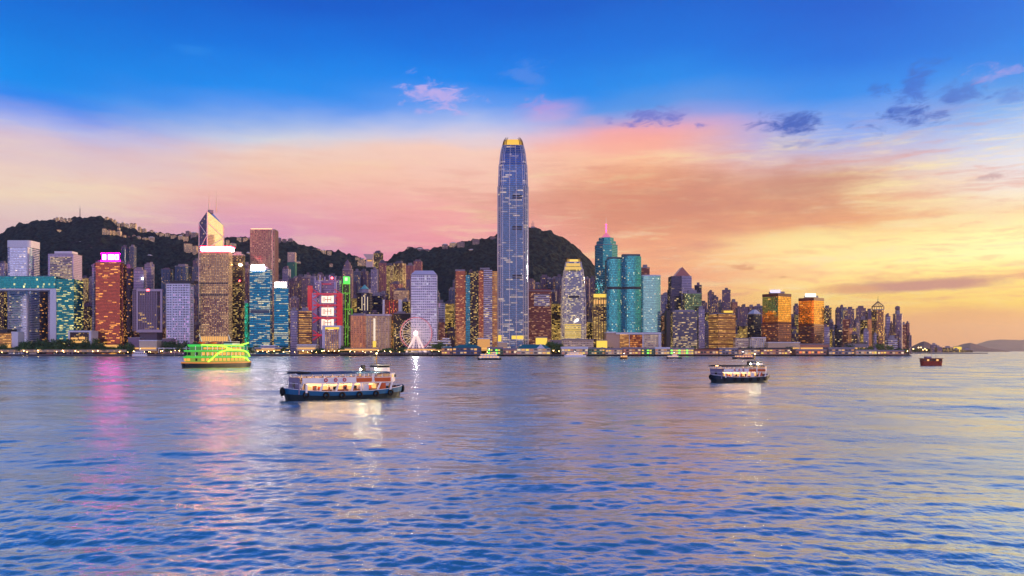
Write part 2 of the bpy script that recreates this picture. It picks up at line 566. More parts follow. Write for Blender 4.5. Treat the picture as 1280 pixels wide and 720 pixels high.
# ------------------------------------------------------------------ tower builder
def unit_poly(shape, asp):
    if shape == 'rect':
        return [(-.5, -.5 * asp), (.5, -.5 * asp), (.5, .5 * asp), (-.5, .5 * asp)]
    if shape == 'oct':
        c = 0.16
        a = .5 * asp
        return [(-.5 + c, -a), (.5 - c, -a), (.5, -a + c), (.5, a - c), (.5 - c, a), (-.5 + c, a), (-.5, a - c), (-.5, -a + c)]
    if shape == 'octreg':
        c = 0.293
        return [(-.5 + c, -.5), (.5 - c, -.5), (.5, -.5 + c), (.5, .5 - c), (.5 - c, .5), (-.5 + c, .5), (-.5, .5 - c), (-.5, -.5 + c)]
    if shape == 'round':
        return [(.5 * math.cos(2 * math.pi * i / 28 - math.pi / 2), .5 * asp * math.sin(2 * math.pi * i / 28 - math.pi / 2)) for i in range(28)]
    if shape == 'soft':       # rectangle with rounded corners
        out = []
        r = 0.17
        a = .5 * asp
        for cx, cy, t0 in ((.5 - r, -a + r, -90), (.5 - r, a - r, 0), (-.5 + r, a - r, 90), (-.5 + r, -a + r, 180)):
            for k in range(5):
                t = R(t0 + k * 22.5)
                out.append((cx + r * math.cos(t), cy + r * math.sin(t)))
        return out
    if shape == 'cross':      # the plus-shaped plan of a residential tower, with light wells
        a = .5 * asp
        q, w = 0.24, 0.07
        return [(-.5, -a), (-q, -a), (-q, -a + w), (-w, -a + w), (-w, -a + .01), (w, -a + .01), (w, -a + w), (q, -a + w), (q, -a), (.5, -a),
                (.5, -w), (.5 - w, -w), (.5 - w, w), (.5, w), (.5, a), (q, a), (q, a - w), (-q, a - w), (-q, a), (-.5, a), (-.5, w), (-.5 + w, w), (-.5 + w, -w), (-.5, -w)]
    if shape == 'bow':        # front wall bowed outwards
        out = [(-.5 + i / 12.0, -.5 * asp - 0.10 * math.sin(math.pi * i / 12.0)) for i in range(13)]
        return out + [(.5, .5 * asp), (-.5, .5 * asp)]
    raise ValueError(shape)


def fit(poly, D, px0, px1):
    """size and place a plan at depth D so that it spans two bearings"""
    ym = min(p[1] for p in poly)
    s = (px1 - px0) / F * D
    cx = px_x((px0 + px1) / 2, D)
    for _ in range(40):
        xs = [640 + F * (cx + s * x) / (D + s * (y - ym)) for x, y in poly]
        a, b = min(xs), max(xs)
        s *= (px1 - px0) / (b - a)
        cx += ((px0 + px1) / 2 - (a + b) / 2) / F * D
    return s, cx, D - s * ym


class Tower:
    pass


def ground_z(x, y):
    return 3.0


def tower(name, label, px0, px1, top, D, mat, shape='rect', asp=0.7, yaw=0.0, group=None, cat="skyscraper", plant=0.5, plant_h=6.0, roof=None,
          sink=0.0, bottom=None, setback=None, parapet=1.6):
    poly = unit_poly(shape, asp)
    ca, sa = math.cos(R(yaw)), math.sin(R(yaw))
    poly = [(x * ca - y * sa, x * sa + y * ca) for x, y in poly]
    s, cx, cy = fit(poly, D, px0, px1)
    poly = [(x * s, y * s) for x, y in poly]
    z1w = px_z(top, D)
    z0 = ground_z(cx, cy) - sink if bottom is None else bottom
    t = Tower()
    t.s, t.cx, t.cy, t.z0, t.poly, t.D, t.yaw = s, cx, cy, z0, poly, D, R(yaw)
    t.h = z1w - z0
    t.root = empty(name, (cx, cy, z0), label, cat, group)
    mb = MB()
    if setback:               # (fraction of the height, scale above it)
        hh = t.h * setback[0]
        mb.prism(poly, 0, hh)
        up = [(x * setback[1], y * setback[1]) for x, y in poly]
        mb.prism(up, hh, t.h - parapet)
        t.top = up
    else:
        mb.prism(poly, 0, t.h - parapet, top=False)
        t.top = poly
    t.mat = mat
    mb.build("facade", mat, t.root)
    mb = MB()
    k = 1.012
    mb.prism([(x * k, y * k) for x, y in t.top], t.h - parapet, t.h)
    mb.build("parapet", roof or M_conc, t.root)
    if plant:
        mb = MB()
        mb.prism([(x * plant, y * plant) for x, y in t.top], t.h, t.h + plant_h)
        if random.random() < 0.6:
            q = t.top[0]
            mb.box((q[0] * .5, q[1] * .5, t.h + plant_h * .3), (plant_h * .8, plant_h * .7, plant_h * .6), t.yaw)
        mb.build("plant_room", roof or M_conc, t.root)
    return t


def L(t, px, py, D):
    """a bearing and height at depth D in the local space of thing t"""
    r = t.root if isinstance(t, Tower) else t
    return (px_x(px, D) - r.location.x, D - r.location.y, px_z(py, D) - r.location.z)


def pbox(mb, t, px0, px1, py0, py1, D, depth, mi=0):
    """a box whose front at depth D spans px0-px1 and py0(top)-py1(bottom)"""
    a, b = L(t, px0, py0, D), L(t, px1, py1, D)
    mb.box(((a[0] + b[0]) / 2, a[1] + depth / 2, (a[2] + b[2]) / 2), (abs(b[0] - a[0]), depth, abs(a[2] - b[2])), 0, mi)


def part(t, name, mat, *boxes, label=None):
    """boxes: (px0, px1, top, bottom, D, depth); each box is a part of its own unless together they draw one figure"""
    groups = [boxes] if len(boxes) == 1 or name in ("sign_letter", "panel_figure", "frame") else [(bx,) for bx in boxes]
    for grp in groups:
        mb = MB()
        for bx in grp:
            pbox(mb, t, *bx)
        o = mb.build(name, mat, t.root if isinstance(t, Tower) else t)
        if label:
            o["label"] = label
    return o


def mast(t, px, py0, py1, D, r0=0.9, r1=0.25, mat=None, name="mast"):
    mb = MB()
    mb.tube(L(t, px, py1, D), L(t, px, py0, D), r0, r1, 6)
    return mb.build(name, mat or M_steel, t.root if isinstance(t, Tower) else t)


def rings_of(t, step, mat, thick=1.0, out=1.0, z0=6.0, z1=None, name="floor_slabs"):
    """floor slabs standing proud of the wall all round"""
    mb = MB()
    z = z0
    z1 = (t.h - 4) if z1 is None else z1
    c = max(max(abs(x), abs(y)) for x, y in t.poly)
    k = 1 + out / c
    while z < z1:
        mb.prism([(x * k, y * k) for x, y in t.poly], z, z + thick, True, True)
        z += step
    return mb.build(name, mat, t.root)


def piers_of(t, step, mat, w=0.9, out=0.8, z0=0.0, z1=None, name="pier_ribs"):
    """vertical piers standing proud of the two or three walls that face the harbour"""
    mb = MB()
    z1 = t.h - 2 if z1 is None else z1
    n = len(t.poly)
    for i in range(n):
        a, b = Vector(t.poly[i]), Vector(t.poly[(i + 1) % n])
        d = b - a
        nrm = Vector((d.y, -d.x)).normalized()
        mid = (a + b) / 2
        if nrm.dot(Vector((-t.cx, -t.cy)).normalized()) < 0.05 or d.length < step * .8:
            continue
        m = max(1, round(d.length / step))
        for j in range(m + 1):
            p = a + d * (j / m) + nrm * (out / 2 - .2)
            mb.box((p.x, p.y, (z0 + z1) / 2), (w, out + .4, z1 - z0), math.atan2(d.y, d.x))
    return mb.build(name, mat, t.root)


# ------------------------------------------------------------------ noise on arrays
def vnoise(x, y, seed=0):
    xi, yi = np.floor(x).astype(np.int64), np.floor(y).astype(np.int64)
    fx, fy = x - xi, y - yi
    fx, fy = fx * fx * (3 - 2 * fx), fy * fy * (3 - 2 * fy)

    def h(a, b):
        n = (a * 374761393 + b * 668265263 + seed * 982451653) & 0x7fffffff
        n = ((n ^ (n >> 13)) * 1274126177) & 0x7fffffff
        return ((n ^ (n >> 16)) & 0xffff) / 65535.0
    return (h(xi, yi) * (1 - fx) + h(xi + 1, yi) * fx) * (1 - fy) + (h(xi, yi + 1) * (1 - fx) + h(xi + 1, yi + 1) * fx) * fy


def fbm(x, y, oct=4, seed=0):
    a, s, tot = 0.5, 0.0, 0.0
    for k in range(oct):
        s = s + a * vnoise(x * 2 ** k, y * 2 ** k, seed + k)
        tot += a
        a *= 0.5
    return s / tot


def grid_mesh(name, X, Y, Zz, mat, smooth=True, wrap=False):
    nr, nc = X.shape
    me = bpy.data.meshes.new(name)
    v = np.stack([X, Y, Zz], -1).reshape(-1, 3).astype(np.float32)
    r, c = np.meshgrid(np.arange(nr - 1), np.arange(nc - (0 if wrap else 1)), indexing='ij')
    c2 = (c + 1) % nc
    q = np.stack([r * nc + c, r * nc + c2, (r + 1) * nc + c2, (r + 1) * nc + c], -1).reshape(-1, 4)
    me.vertices.add(len(v))
    me.vertices.foreach_set("co", v.ravel())
    me.loops.add(q.size)
    me.loops.foreach_set("vertex_index", q.ravel().astype(np.int32))
    me.polygons.add(len(q))
    me.polygons.foreach_set("loop_start", np.arange(0, q.size, 4, dtype=np.int32))
    me.polygons.foreach_set("loop_total", np.full(len(q), 4, dtype=np.int32))
    me.polygons.foreach_set("use_smooth", np.full(len(q), smooth))
    me.update(calc_edges=True)
    me.validate()
    me.materials.append(mat)
    o = bpy.data.objects.new(name, me)
    COL.objects.link(o)
    return o


# ------------------------------------------------------------------ water
def build_water():
    m, g, b = new_mat("harbour water")
    tc = g.node("ShaderNodeTexCoord")
    n1 = g.noise(tc.outputs["Object"], 2.1, 4, 0.6, distortion=0.4)
    n2 = g.noise(tc.outputs["Object"], 0.33, 3, 0.55)
    n0 = g.noise(tc.outputs["Object"], 5.2, 3, 0.55, distortion=0.3)
    wsep = g.node("ShaderNodeSeparateXYZ")
    g.l.new(tc.outputs["Object"], wsep.inputs[0])
    n4 = g.noise(g.comb(g.m('MULTIPLY', wsep.outputs[0], 0.17), g.m('MULTIPLY', wsep.outputs[1], 0.085)), 1.0, 4, 0.6)
    hgt = g.m('ADD', g.m('ADD', g.m('MULTIPLY', n0.outputs["Fac"], 0.010), g.m('MULTIPLY', n4.outputs["Fac"], 0.30)), g.m('ADD', g.m('MULTIPLY', n1.outputs["Fac"], 0.040), g.m('MULTIPLY', n2.outputs["Fac"], 0.04)))
    bmp = g.node("ShaderNodeBump")
    bmp.inputs["Strength"].default_value = 1.0
    bmp.inputs["Distance"].default_value = 1.0
    g.l.new(hgt, bmp.inputs["Height"])
    g.l.new(bmp.outputs[0], b.inputs["Normal"])
    b.inputs["Base Color"].default_value = (0.55, 0.77, 0.78, 1)
    b.inputs["Metallic"].default_value = 0.92
    b.inputs["IOR"].default_value = 1.5
    at = g.node("ShaderNodeAttribute", attribute_name="ripple")
    n3 = g.noise(tc.outputs["Object"], 0.035, 7, 0.65)
    g.l.new(g.m('MULTIPLY', at.outputs["Fac"], g.smooth(n3.outputs["Fac"], 0.3, 0.7, 0.5, 1.35)), b.inputs["Roughness"])

    # rings round the viewpoint: fine near it, coarser outwards
    rr = [8.0]
    while rr[-1] < 720:
        rr.append(rr[-1] + max(0.105, 0.0040 * rr[-1]))
    while rr[-1] < 1600:
        rr.append(rr[-1] + 0.008 * rr[-1])
    while rr[-1] < 70000:
        rr.append(rr[-1] * 1.25)
    rr = np.array(rr)
    a0 = np.linspace(-50, 50, 820)
    a1 = np.linspace(50, 310, 130)[1:-1]
    aa = np.radians(np.concatenate([a0, a1]))
    RR, AA = np.meshgrid(rr, aa, indexing='ij')
    X, Y = RR * np.sin(AA), RR * np.cos(AA)
    dr = np.gradient(rr)[:, None]
    dt = RR * np.radians(100 / 819)
    sp = np.maximum(dr, dt) * np.where(np.abs(AA) > R(50.1), 20, 1)
    rs = np.random.RandomState(5)
    N = 210
    lam = np.exp(rs.uniform(np.log(0.36), np.log(42.0), N))
    ang = np.radians(84 + rs.normal(0, 30, N))       # crests lying across the view
    slope = 0.0160 * np.where(lam > 1.2, (1.2 / lam) ** 0.58, 1.0)
    ph = rs.uniform(0, 2 * np.pi, N)
    gust = 0.35 + 1.3 * fbm(X / 55 + 40, Y / 90 + 40, 3, 3)
    Zw = np.zeros_like(X)
    lost = np.zeros_like(X)
    for i in range(N):
        k = 2 * np.pi / lam[i]
        w = np.clip((lam[i] / sp - 2.5) / 2.5, 0, 1)
        if w.max() <= 0:
            lost += slope[i] ** 2 / 2
            continue
        p = k * (X * np.cos(ang[i]) + Y * np.sin(ang[i])) + ph[i]
        # crests sharper than troughs
        s = np.sin(p)
        Zw += w * slope[i] / k * (s + 0.27 * np.cos(2 * p)) * gust
        lost += (1 - w) * slope[i] ** 2 / 2
    Zw *= np.clip((RR - 8) / 6, 0, 1)
    rough = np.clip(np.sqrt(np.sqrt(2 * lost) * 0.36 + 0.003), 0.05, 0.40)
    o = grid_mesh("water", X, Y, Zw, m, True, wrap=True)
    o["kind"] = "structure"
    att = o.data.attributes.new("ripple", 'FLOAT', 'POINT')
    att.data.foreach_set("value", rough.ravel().astype(np.float32))


build_water()

# ------------------------------------------------------------------ land and hills
RIDGE_L = [(-420, 330), (-250, 322), (-120, 312), (-40, 302), (0, 293), (12, 286), (22, 281), (34, 279), (50, 275), (58, 275), (70, 274), (84, 275), (95, 271), (101, 270.5), (112, 271.5),
           (126, 272), (140, 277), (150, 281), (175, 287), (190, 291), (215, 294), (240, 293), (300, 297), (322, 300), (350, 300), (372, 304), (392, 311),
           (408, 315), (425, 315), (436, 319), (452, 323), (470, 329), (490, 336), (520, 352), (560, 372), (620, 395), (700, 425), (760, 437)]
RIDGE_R = [(340, 425), (400, 385), (440, 352), (466, 333), (478, 328), (490, 321), (502, 314), (515, 311), (540, 311), (556, 308), (566, 306), (580, 303), (597, 299), (612, 296),
           (626, 291), (645, 287), (664, 283), (680, 287), (698, 295), (714, 304), (730, 318), (743, 331), (760, 347), (780, 362), (800, 378), (830, 398), (870, 418), (920, 434), (960, 438)]
DS = 1980.0


def ridge(px, tab):
    return np.interp(px, [p[0] for p in tab], [p[1] for p in tab])


def hill_z(px, D, tab, DR):
    top = np.maximum(CH + (HZ - ridge(px, tab)) / F * DR, 2.0)
    t = (D - DS) / (DR - DS)
    up = np.clip(t, 0, 1) ** 1.18
    dn = np.clip(1 - (t - 1) * 0.9, 0, 1)
    return 2.0 + (top - 2.0) * np.where(t <= 1, up, dn)


def terrain(x, y):
    x, y = np.asarray(x, float), np.asarray(y, float)
    px = 640 + F * x / np.maximum(y, 1)
    a = hill_z(px, y, RIDGE_L, 3300.0)
    b = hill_z(px, y, RIDGE_R, 3050.0)
    z = np.maximum(a, b)
    k = np.clip((z - 10) / 80, 0, 1)
    z = z + k * (fbm(x / 260, y / 260, 4, 11) - 0.5) * 80 * np.clip((z - 40) / 200, 0, 1) * np.clip((3020 - y) / 420, 0.12, 1)
    return z, k


def ground_z(x, y):
    return float(max(3.0, terrain(x, y)[0]) - 4.0) if y > DS else 3.0


def build_land():
    # forest floor colour with clearings; the crowns are modelled as relief
    m, g, b = new_mat("forested hillside")
    tc = g.node("ShaderNodeTexCoord")
    n1 = g.noise(tc.outputs["Object"], 0.006, 5, 0.6)
    n2 = g.noise(tc.outputs["Object"], 0.07, 4, 0.6)
    c = g.mix(g.smooth(n2.outputs["Fac"], 0.34, 0.68), S(12, 22, 30), S(62, 74, 66))
    c = g.mix(g.smooth(n1.outputs["Fac"], 0.56, 0.70), c, S(42, 50, 52))
    g.l.new(c, b.inputs["Base Color"])
    b.inputs["Roughness"].default_value = 0.95
    b.inputs["Specular IOR Level"].default_value = 0.1
    bp = g.node("ShaderNodeBump")
    bp.inputs["Strength"].default_value = 1
    bp.inputs["Distance"].default_value = 6
    g.l.new(n2.outputs["Fac"], bp.inputs["Height"])
    g.l.new(bp.outputs[0], b.inputs["Normal"])
    pxs = np.arange(-420, 961, 1.15)
    Ds = np.concatenate([np.linspace(DS, 2600, 36), np.linspace(2615, 3500, 150), np.linspace(3560, 4300, 14)])
    DD, PP = np.meshgrid(Ds, pxs, indexing='ij')
    X, Y = (PP - 640) / F * DD, DD
    Z, k = terrain(X, Y)
    lump = fbm(X / 17, Y / 17, 2, 21) * 1.3 + fbm(X / 42, Y / 42, 2, 23) * 1.1
    Z = Z + k * (lump - 1.15) * 17
    o = grid_mesh("hill", X, Y, Z, m, True)
    o["kind"] = "structure"

    m2 = plain("quayside paving", (120, 112, 110), 0.85, scale=0.08)
    mb = MB()
    shore = [(-2600, 1507), (px_x(1137, 1507), 1507), (px_x(1140, 1800), 1800), (px_x(1120, 2600), 2600), (800, 3000), (-2600, 4300)]
    mb.v.extend([(x, y, 3.0) for x, y in shore])
    mb.face(range(len(shore)))
    mb.build("ground", m2)["kind"] = "structure"

    # the quay edge, with a coping, standing in the water
    mw = plain("weathered seawall granite", (74, 68, 74), 0.85, scale=0.2)
    w = empty("seawall", (0, 1505, 0), "long dark stone seawall standing in the harbour below the whole city front", "seawall")
    mb = MB()
    x1 = px_x(1137, 1505)
    mb.box(((x1 - 2600) / 2, 1.0, 0.9), (x1 + 2600, 2.0, 4.0))
    mb.build("wall_face", mw, w)
    mb = MB()
    mb.box(((x1 - 2600) / 2, 0.9, 3.15), (x1 + 2600.5, 2.8, 0.5))
    mb.build("coping", plain("pale coping", (150, 140, 138), 0.8), w)

    # islands beyond the strait; distance haze put into their pale mauve colours
    def island(name, tab, DR, depth, seed, col, lo=1.0):
        pm, pg, pb = new_mat(name + " slope")
        ptc = pg.node("ShaderNodeTexCoord")
        pn = pg.noise(ptc.outputs["Object"], 0.004, 4, 0.6)
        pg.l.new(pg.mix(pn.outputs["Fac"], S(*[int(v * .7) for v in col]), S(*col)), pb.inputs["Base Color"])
        pb.inputs["Roughness"].default_value = 1.0
        pb.inputs["Specular IOR Level"].default_value = 0.0
        p0, p1 = tab[0][0], tab[-1][0]
        ps = np.linspace(p0, p1, 160)
        dd = np.linspace(DR - depth, DR + depth, 30)
        D2, P2 = np.meshgrid(dd, ps, indexing='ij')
        top = CH + (HZ - np.interp(P2, [q[0] for q in tab], [q[1] for q in tab])) / F * DR
        t = np.abs(D2 - DR) / depth
        Xi, Yi = (P2 - 640) / F * D2, D2
        Zi = -3 + (top + 3) * np.clip(1 - t ** 1.5, 0, 1) + (fbm(Xi / 150, Yi / 150, 3, seed) - .5) * top * 0.10
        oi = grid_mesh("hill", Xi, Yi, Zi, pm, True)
        oi["kind"] = "structure"

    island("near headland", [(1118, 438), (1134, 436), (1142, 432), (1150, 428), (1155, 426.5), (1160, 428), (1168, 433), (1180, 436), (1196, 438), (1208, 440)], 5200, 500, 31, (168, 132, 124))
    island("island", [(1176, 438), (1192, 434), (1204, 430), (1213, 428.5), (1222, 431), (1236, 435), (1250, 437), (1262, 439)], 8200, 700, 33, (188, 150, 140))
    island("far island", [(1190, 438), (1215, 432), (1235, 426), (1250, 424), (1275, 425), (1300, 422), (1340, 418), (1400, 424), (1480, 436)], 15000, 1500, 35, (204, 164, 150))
    # low promontory beyond the end of the quay
    mb = MB()
    Dp = 2750
    pr = [(px_x(1128, Dp), Dp), (px_x(1205, Dp), Dp - 10), (px_x(1238, Dp), Dp + 15), (px_x(1238, Dp) + 5, Dp + 60), (px_x(1190, Dp), Dp + 220), (px_x(1120, Dp), Dp + 260)]
    mb.prism(pr, -2, 3.2)
    mb.build("headland", m2)["kind"] = "structure"


build_land()


# ------------------------------------------------------------------ facade materials
A = dict(
    lav=fac("lavender banded glass", (150, 180, 224), (214, 208, 226), 4.2, 3, 0.94, 0.6, 0.05, WARM, 1.0, 3, 0.75, 0.1),
    greywin=fac("grey office windows", (66, 66, 70), (172, 164, 168), 3.6, 2.6, 0.9, 0.5, 0.42, WARM, 1.2, 3, 0.4, 0.15),
    lavwall=fac("lavender stone fins", (90, 84, 110), (196, 184, 208), 4.4, 4, 0.35, 0.5, 0.04, WARM, 1.0, 1, 0.3, 0.2),
    teal=fac("teal curtain wall", (0, 120, 132), (24, 110, 122), 3.8, 2.4, 0.94, 0.6, 0.20, (1, .70, .14, 1), 1.5, 6, 0.75, 0.10),
    tealbeam=fac("teal beam glazing", (16, 128, 144), (40, 132, 146), 5.5, 2.4, 0.94, 0.84, 0.06, (1, .74, .16, 1), 1.6, 3, 0.75, 0.12),
    navy=fac("navy office glass", (36, 38, 66), (30, 30, 46), 3.6, 2.8, 0.92, 0.66, 0.09, AMBER, 1.2, 3, 0.7, 0.12),
    copper=fac("copper pink curtain wall", (146, 80, 68), (112, 66, 66), 3.3, 2.6, 0.96, 0.66, 0.13, (1.0, .40, .05, 1), 1.5, 6, 0.8, 0.14, grad=150),
    coppersd=fac("dark copper side wall", (92, 44, 46), (70, 40, 46), 4.2, 2.6, 0.9, 0.7, 0.14, AMBER, 1.2, 2, 0.7, 0.14, grad=100),
    mauvegrid=fac("mauve office grid", (70, 62, 84), (120, 104, 124), 4.0, 3.4, 0.60, 0.78, 0.06, GOLD, 1.4, 5, 0.5, 0.15),
    whitegrid=fac("white window grid", (40, 42, 84), (238, 232, 242), 5.6, 4.4, 0.56, 0.56, 0.10, (1, .40, .7, 1), 1.3, 1, 0.4, 0.2),
    bluehall=fac("blue hillside flats", (44, 66, 104), (64, 92, 128), 3.6, 3.2, 0.6, 0.62, 0.10, GOLD, 1.1, 1, 0.4, 0.2),
    steelgrid=fac("bronze steel grid", (112, 84, 66), (124, 104, 104), 3.6, 3.4, 0.76, 0.6, 0.75, (1, .56, .20, 1), 1.0, 2, 0.75, 0.12),
    browngrid=fac("brown punched grid", (96, 74, 72), (150, 112, 104), 4.4, 3.4, 0.62, 0.58, 0.42, (1, .62, .28, 1), 0.75, 2, 0.6, 0.15),
    blueaia=fac("blue office glass", (0, 130, 176), (10, 92, 130), 4.0, 2.4, 0.95, 0.5, 0.30, (1, .66, .16, 1), 1.3, 8, 0.8, 0.10),
    violet=fac("violet flats", (52, 44, 74), (112, 92, 124), 3.6, 3.6, 0.5, 0.58, 0.12, GOLD, 1.2, 1, 0.3, 0.2),
    mauve=fac("mauve flats", (58, 48, 70), (142, 112, 134), 3.6, 3.4, 0.5, 0.6, 0.13, GOLD, 1.2, 1, 0.3, 0.2),
    rose=fac("rose flats", (84, 52, 64), (176, 106, 110), 3.6, 3.4, 0.5, 0.6, 0.12, GOLD, 1.2, 1, 0.3, 0.2),
    goldflat=fac("gold lit flats", (84, 60, 56), (150, 108, 92), 3.8, 3.2, 0.62, 0.66, 0.45, (1, .62, .18, 1), 1.2, 1, 0.3, 0.2),
    cream=fac("cream flats", (90, 78, 84), (206, 178, 168), 3.6, 3.4, 0.5, 0.58, 0.12, GOLD, 1.2, 1, 0.3, 0.2),
    bluegrey=fac("blue grey flats", (46, 56, 84), (96, 104, 136), 3.6, 3.4, 0.54, 0.6, 0.10, GOLD, 1.2, 1, 0.35, 0.2),
    dark=fac("dark office glass", (36, 30, 44), (46, 38, 50), 3.3, 3.0, 0.85, 0.62, 0.20, (1, .58, .14, 1), 1.3, 2, 0.6, 0.15),
    darkgold=fac("dark office with gold rooms", (48, 36, 38), (60, 44, 46), 3.3, 3.0, 0.85, 0.62, 0.50, (1, .56, .12, 1), 1.25, 3, 0.5, 0.15),
    goldslat=fac("amber lit slats", (120, 72, 40), (160, 104, 72), 3.6, 3.0, 0.96, 0.52, 0.8, (1, .46, .09, 1), 1.15, 6, 0.4, 0.2),
    orangehall=fac("orange floodlit stone", (150, 80, 50), (246, 166, 116), 4.4, 3.2, 0.5, 0.56, 0.5, AMBER, 1.1, 2, 0.3, 0.25),  # floodlight put into the stone colour and extra lit rooms
    brownhall=fac("brown ribbed hall", (104, 76, 62), (196, 154, 130), 4.2, 2.8, 0.6, 0.6, 0.5, (1, .58, .2, 1), 0.8, 3, 0.4, 0.2),
    porthole=fac("white cladding with round windows", (56, 52, 96), (246, 232, 238), 6.0, 5.4, 0.54, 0.52, 0.16, WHITE, 0.9, 1, 0.5, 0.15),
    redbrown=fac("red brown banded glass", (146, 84, 62), (132, 82, 70), 3.3, 3.0, 0.98, 0.46, 0.34, (1, .50, .16, 1), 0.85, 3, 0.7, 0.12, grad=60),
    stripe=fac("white striped spandrels", (70, 66, 88), (206, 196, 206), 4.6, 4.0, 0.98, 0.5, 0.12, WARM, 1.0, 3, 0.7, 0.12),
    tealstrip=fac("teal glazed corner", (40, 120, 150), (40, 80, 110), 4.2, 2.5, 0.94, 0.7, 0.08, WARM, 1, 2, 0.75, 0.1),
    ifc=fac("silver blue curtain wall", (66, 102, 148), (128, 128, 146), 4.6, 3.2, 0.88, 0.66, 0.12, (1, .62, .26, 1), .8, 9, 0.82, 0.10, grad=90),
    ifcs=fac("silver blue tower glass", (92, 108, 142), (164, 158, 158), 3.6, 2.6, 0.84, 0.66, 0.34, (1, .68, .20, 1), 1.25, 3, 0.8, 0.10, grad=90),
    brick=fac("red brown tower wall", (92, 44, 46), (128, 64, 62), 3.4, 3.2, 0.9, 0.5, 0.20, (1, .48, .2, 1), 0.9, 3, 0.4, 0.2, grad=70),
    center=fac("sea green curtain wall", (44, 140, 158), (66, 146, 160), 4.4, 2.6, 0.9, 0.7, 0.05, WARM, 1.0, 3, 0.8, 0.08),
    hotel=fac("aqua curtain wall", (58, 160, 178), (56, 126, 146), 4.0, 2.6, 0.90, 0.72, 0.03, (1, .74, .3, 1), .9, 2, 0.8, 0.08, wob=0.05, var=0.8),
    hotelr=fac("pale aqua gridded wall", (120, 190, 196), (132, 180, 184), 4.0, 2.8, 0.80, 0.68, 0.05, (1, .74, .3, 1), 1.2, 1, 0.85, 0.10, wob=0.05),
    slate=fac("slate blue office glass", (44, 52, 92), (40, 44, 70), 4.2, 3.0, 0.94, 0.7, 0.06, WARM, 1.0, 3, 0.75, 0.1),
    slatewide=fac("grey blue office wall", (66, 74, 104), (78, 78, 98), 3.8, 3.2, 0.9, 0.6, 0.18, (1, .62, .2, 1), 1.1, 3, 0.6, 0.14, grad=60),
    goldmirror=fac("gold mirror glass", (244, 190, 104), (64, 34, 26), 4.2, 2.8, 0.96, 0.84, 0.06, AMBER, 0.8, 4, 0.95, 0.06, wob=0.05, var=0.35),
    civic=fac("beige civic block", (120, 96, 84), (214, 196, 176), 4.5, 4.0, 0.6, 0.5, 0.4, (1, .66, .3, 1), 0.8, 3, 0.3, 0.3),
    silver=fac("silver lavender flats", (80, 80, 116), (166, 158, 186), 4.0, 3.0, 0.7, 0.6, 0.06, WARM, 1.0, 1, 0.6, 0.15),
)


def G(name, px0, px1, top, D, mat, label, **k):
    return tower(name, label, px0, px1, top, D, A[mat] if isinstance(mat, str) else mat, **k)


# ================================================================== the west to east row of named-by-look buildings
# --- white drum tower at the far left
t = G("drum_tower", 9.5, 49.5, 309, 1640, 'lav', "lavender glass drum tower with a plain white band for a crown", shape='soft', asp=0.8, plant=0.0, parapet=1.0)
mb = MB(); mb.prism([(x * 1.02, y * 1.02) for x, y in t.poly], t.h + .02, t.h + 14.5); mb.build("crown_band", M_white, t.root)
mb = MB(); p = L(t, 34.5, 312, 1636); mb.box((p[0], p[1] + 1, t.h / 2), (2.4, 6, t.h - 1)); mb.build("vertical_rib", M_white, t.root)

# --- grey office tower with chamfered top
t = G("office_tower", 60, 102.5, 317, 1640, 'lavwall', "grey office tower framed in pale lavender stone with lit rooms behind the teal gateway block", asp=0.62, cat="skyscraper", plant=0.0)
part(t, "window_wall", A['greywin'], (62.5, 90, 321, 424, 1639.4, 1.5))
part(t, "roof_step", M_white, (68, 90, 314, 317.2, 1645, 22))

# --- gateway government block
t = empty("gateway_building", (px_x(30, 1560), 1560, 3), "teal glass government block shaped like a giant open gateway", "government building")
part(t, "lintel_block", A['tealbeam'], (-34, 69.5, 346, 360.5, 1560, 34))
part(t, "east_leg", A['teal'], (70.2, 92.5, 349, 438, 1560, 34))
part(t, "west_leg", A['teal'], (-64, -36, 349, 438, 1560, 34))
part(t, "frame_edge", M_white, (-34, 62, 360.7, 362.6, 1558.5, 34), (62.4, 70, 360.7, 438, 1558.5, 34))
part(t, "roof_rail", plain("teal roof edge", (90, 160, 170), 0.4), (-30, 66, 344.8, 345.8, 1566, 26))

# --- towers seen through the gateway
G("office_tower", 21.5, 32.5, 364, 1720, 'stripe', "beige striped tower seen through the gateway opening", asp=0.8, bottom=2)
G("office_tower", 33.5, 43, 362, 1740, 'teal', "slim teal tower seen through the gateway opening", asp=0.8, bottom=2)
G("office_tower", 43.5, 63, 358, 1730, 'navy', "navy tower with a few amber rooms seen through the gateway opening", asp=0.6, bottom=2)
G("office_tower", -4, 9, 362, 1730, 'dark', "dark tower with rows of amber rooms at the edge of the gateway opening", asp=0.7, bottom=2)
G("office_tower", 9.5, 21, 372, 1780, 'navy', "broad navy tower almost unlit, seen through the gateway opening", asp=0.8, bottom=2)

# --- council chamber box
t = empty("council_block", (px_x(99, 1535), 1535, 3), "low black glass box in a white frame beside the gateway block", "government building")
part(t, "glass_box", A['dark'], (87.2, 111, 415.5, 428, 1535, 22))
part(t, "frame", M_white, (85, 114, 413.2, 415.3, 1533, 26), (85, 87, 415.5, 436, 1533, 26), (111.2, 114, 415.5, 436, 1533, 26))
part(t, "lit_floor", M_pane, (88.5, 97, 422, 424, 1534.5, .4), (98.5, 106, 421, 424, 1534.5, .4), (88.5, 109, 426.2, 428.6, 1534.5, .4))
part(t, "base", plain("dark granite", (60, 56, 66), 0.6), (87.2, 111, 428.2, 439, 1536, 20))

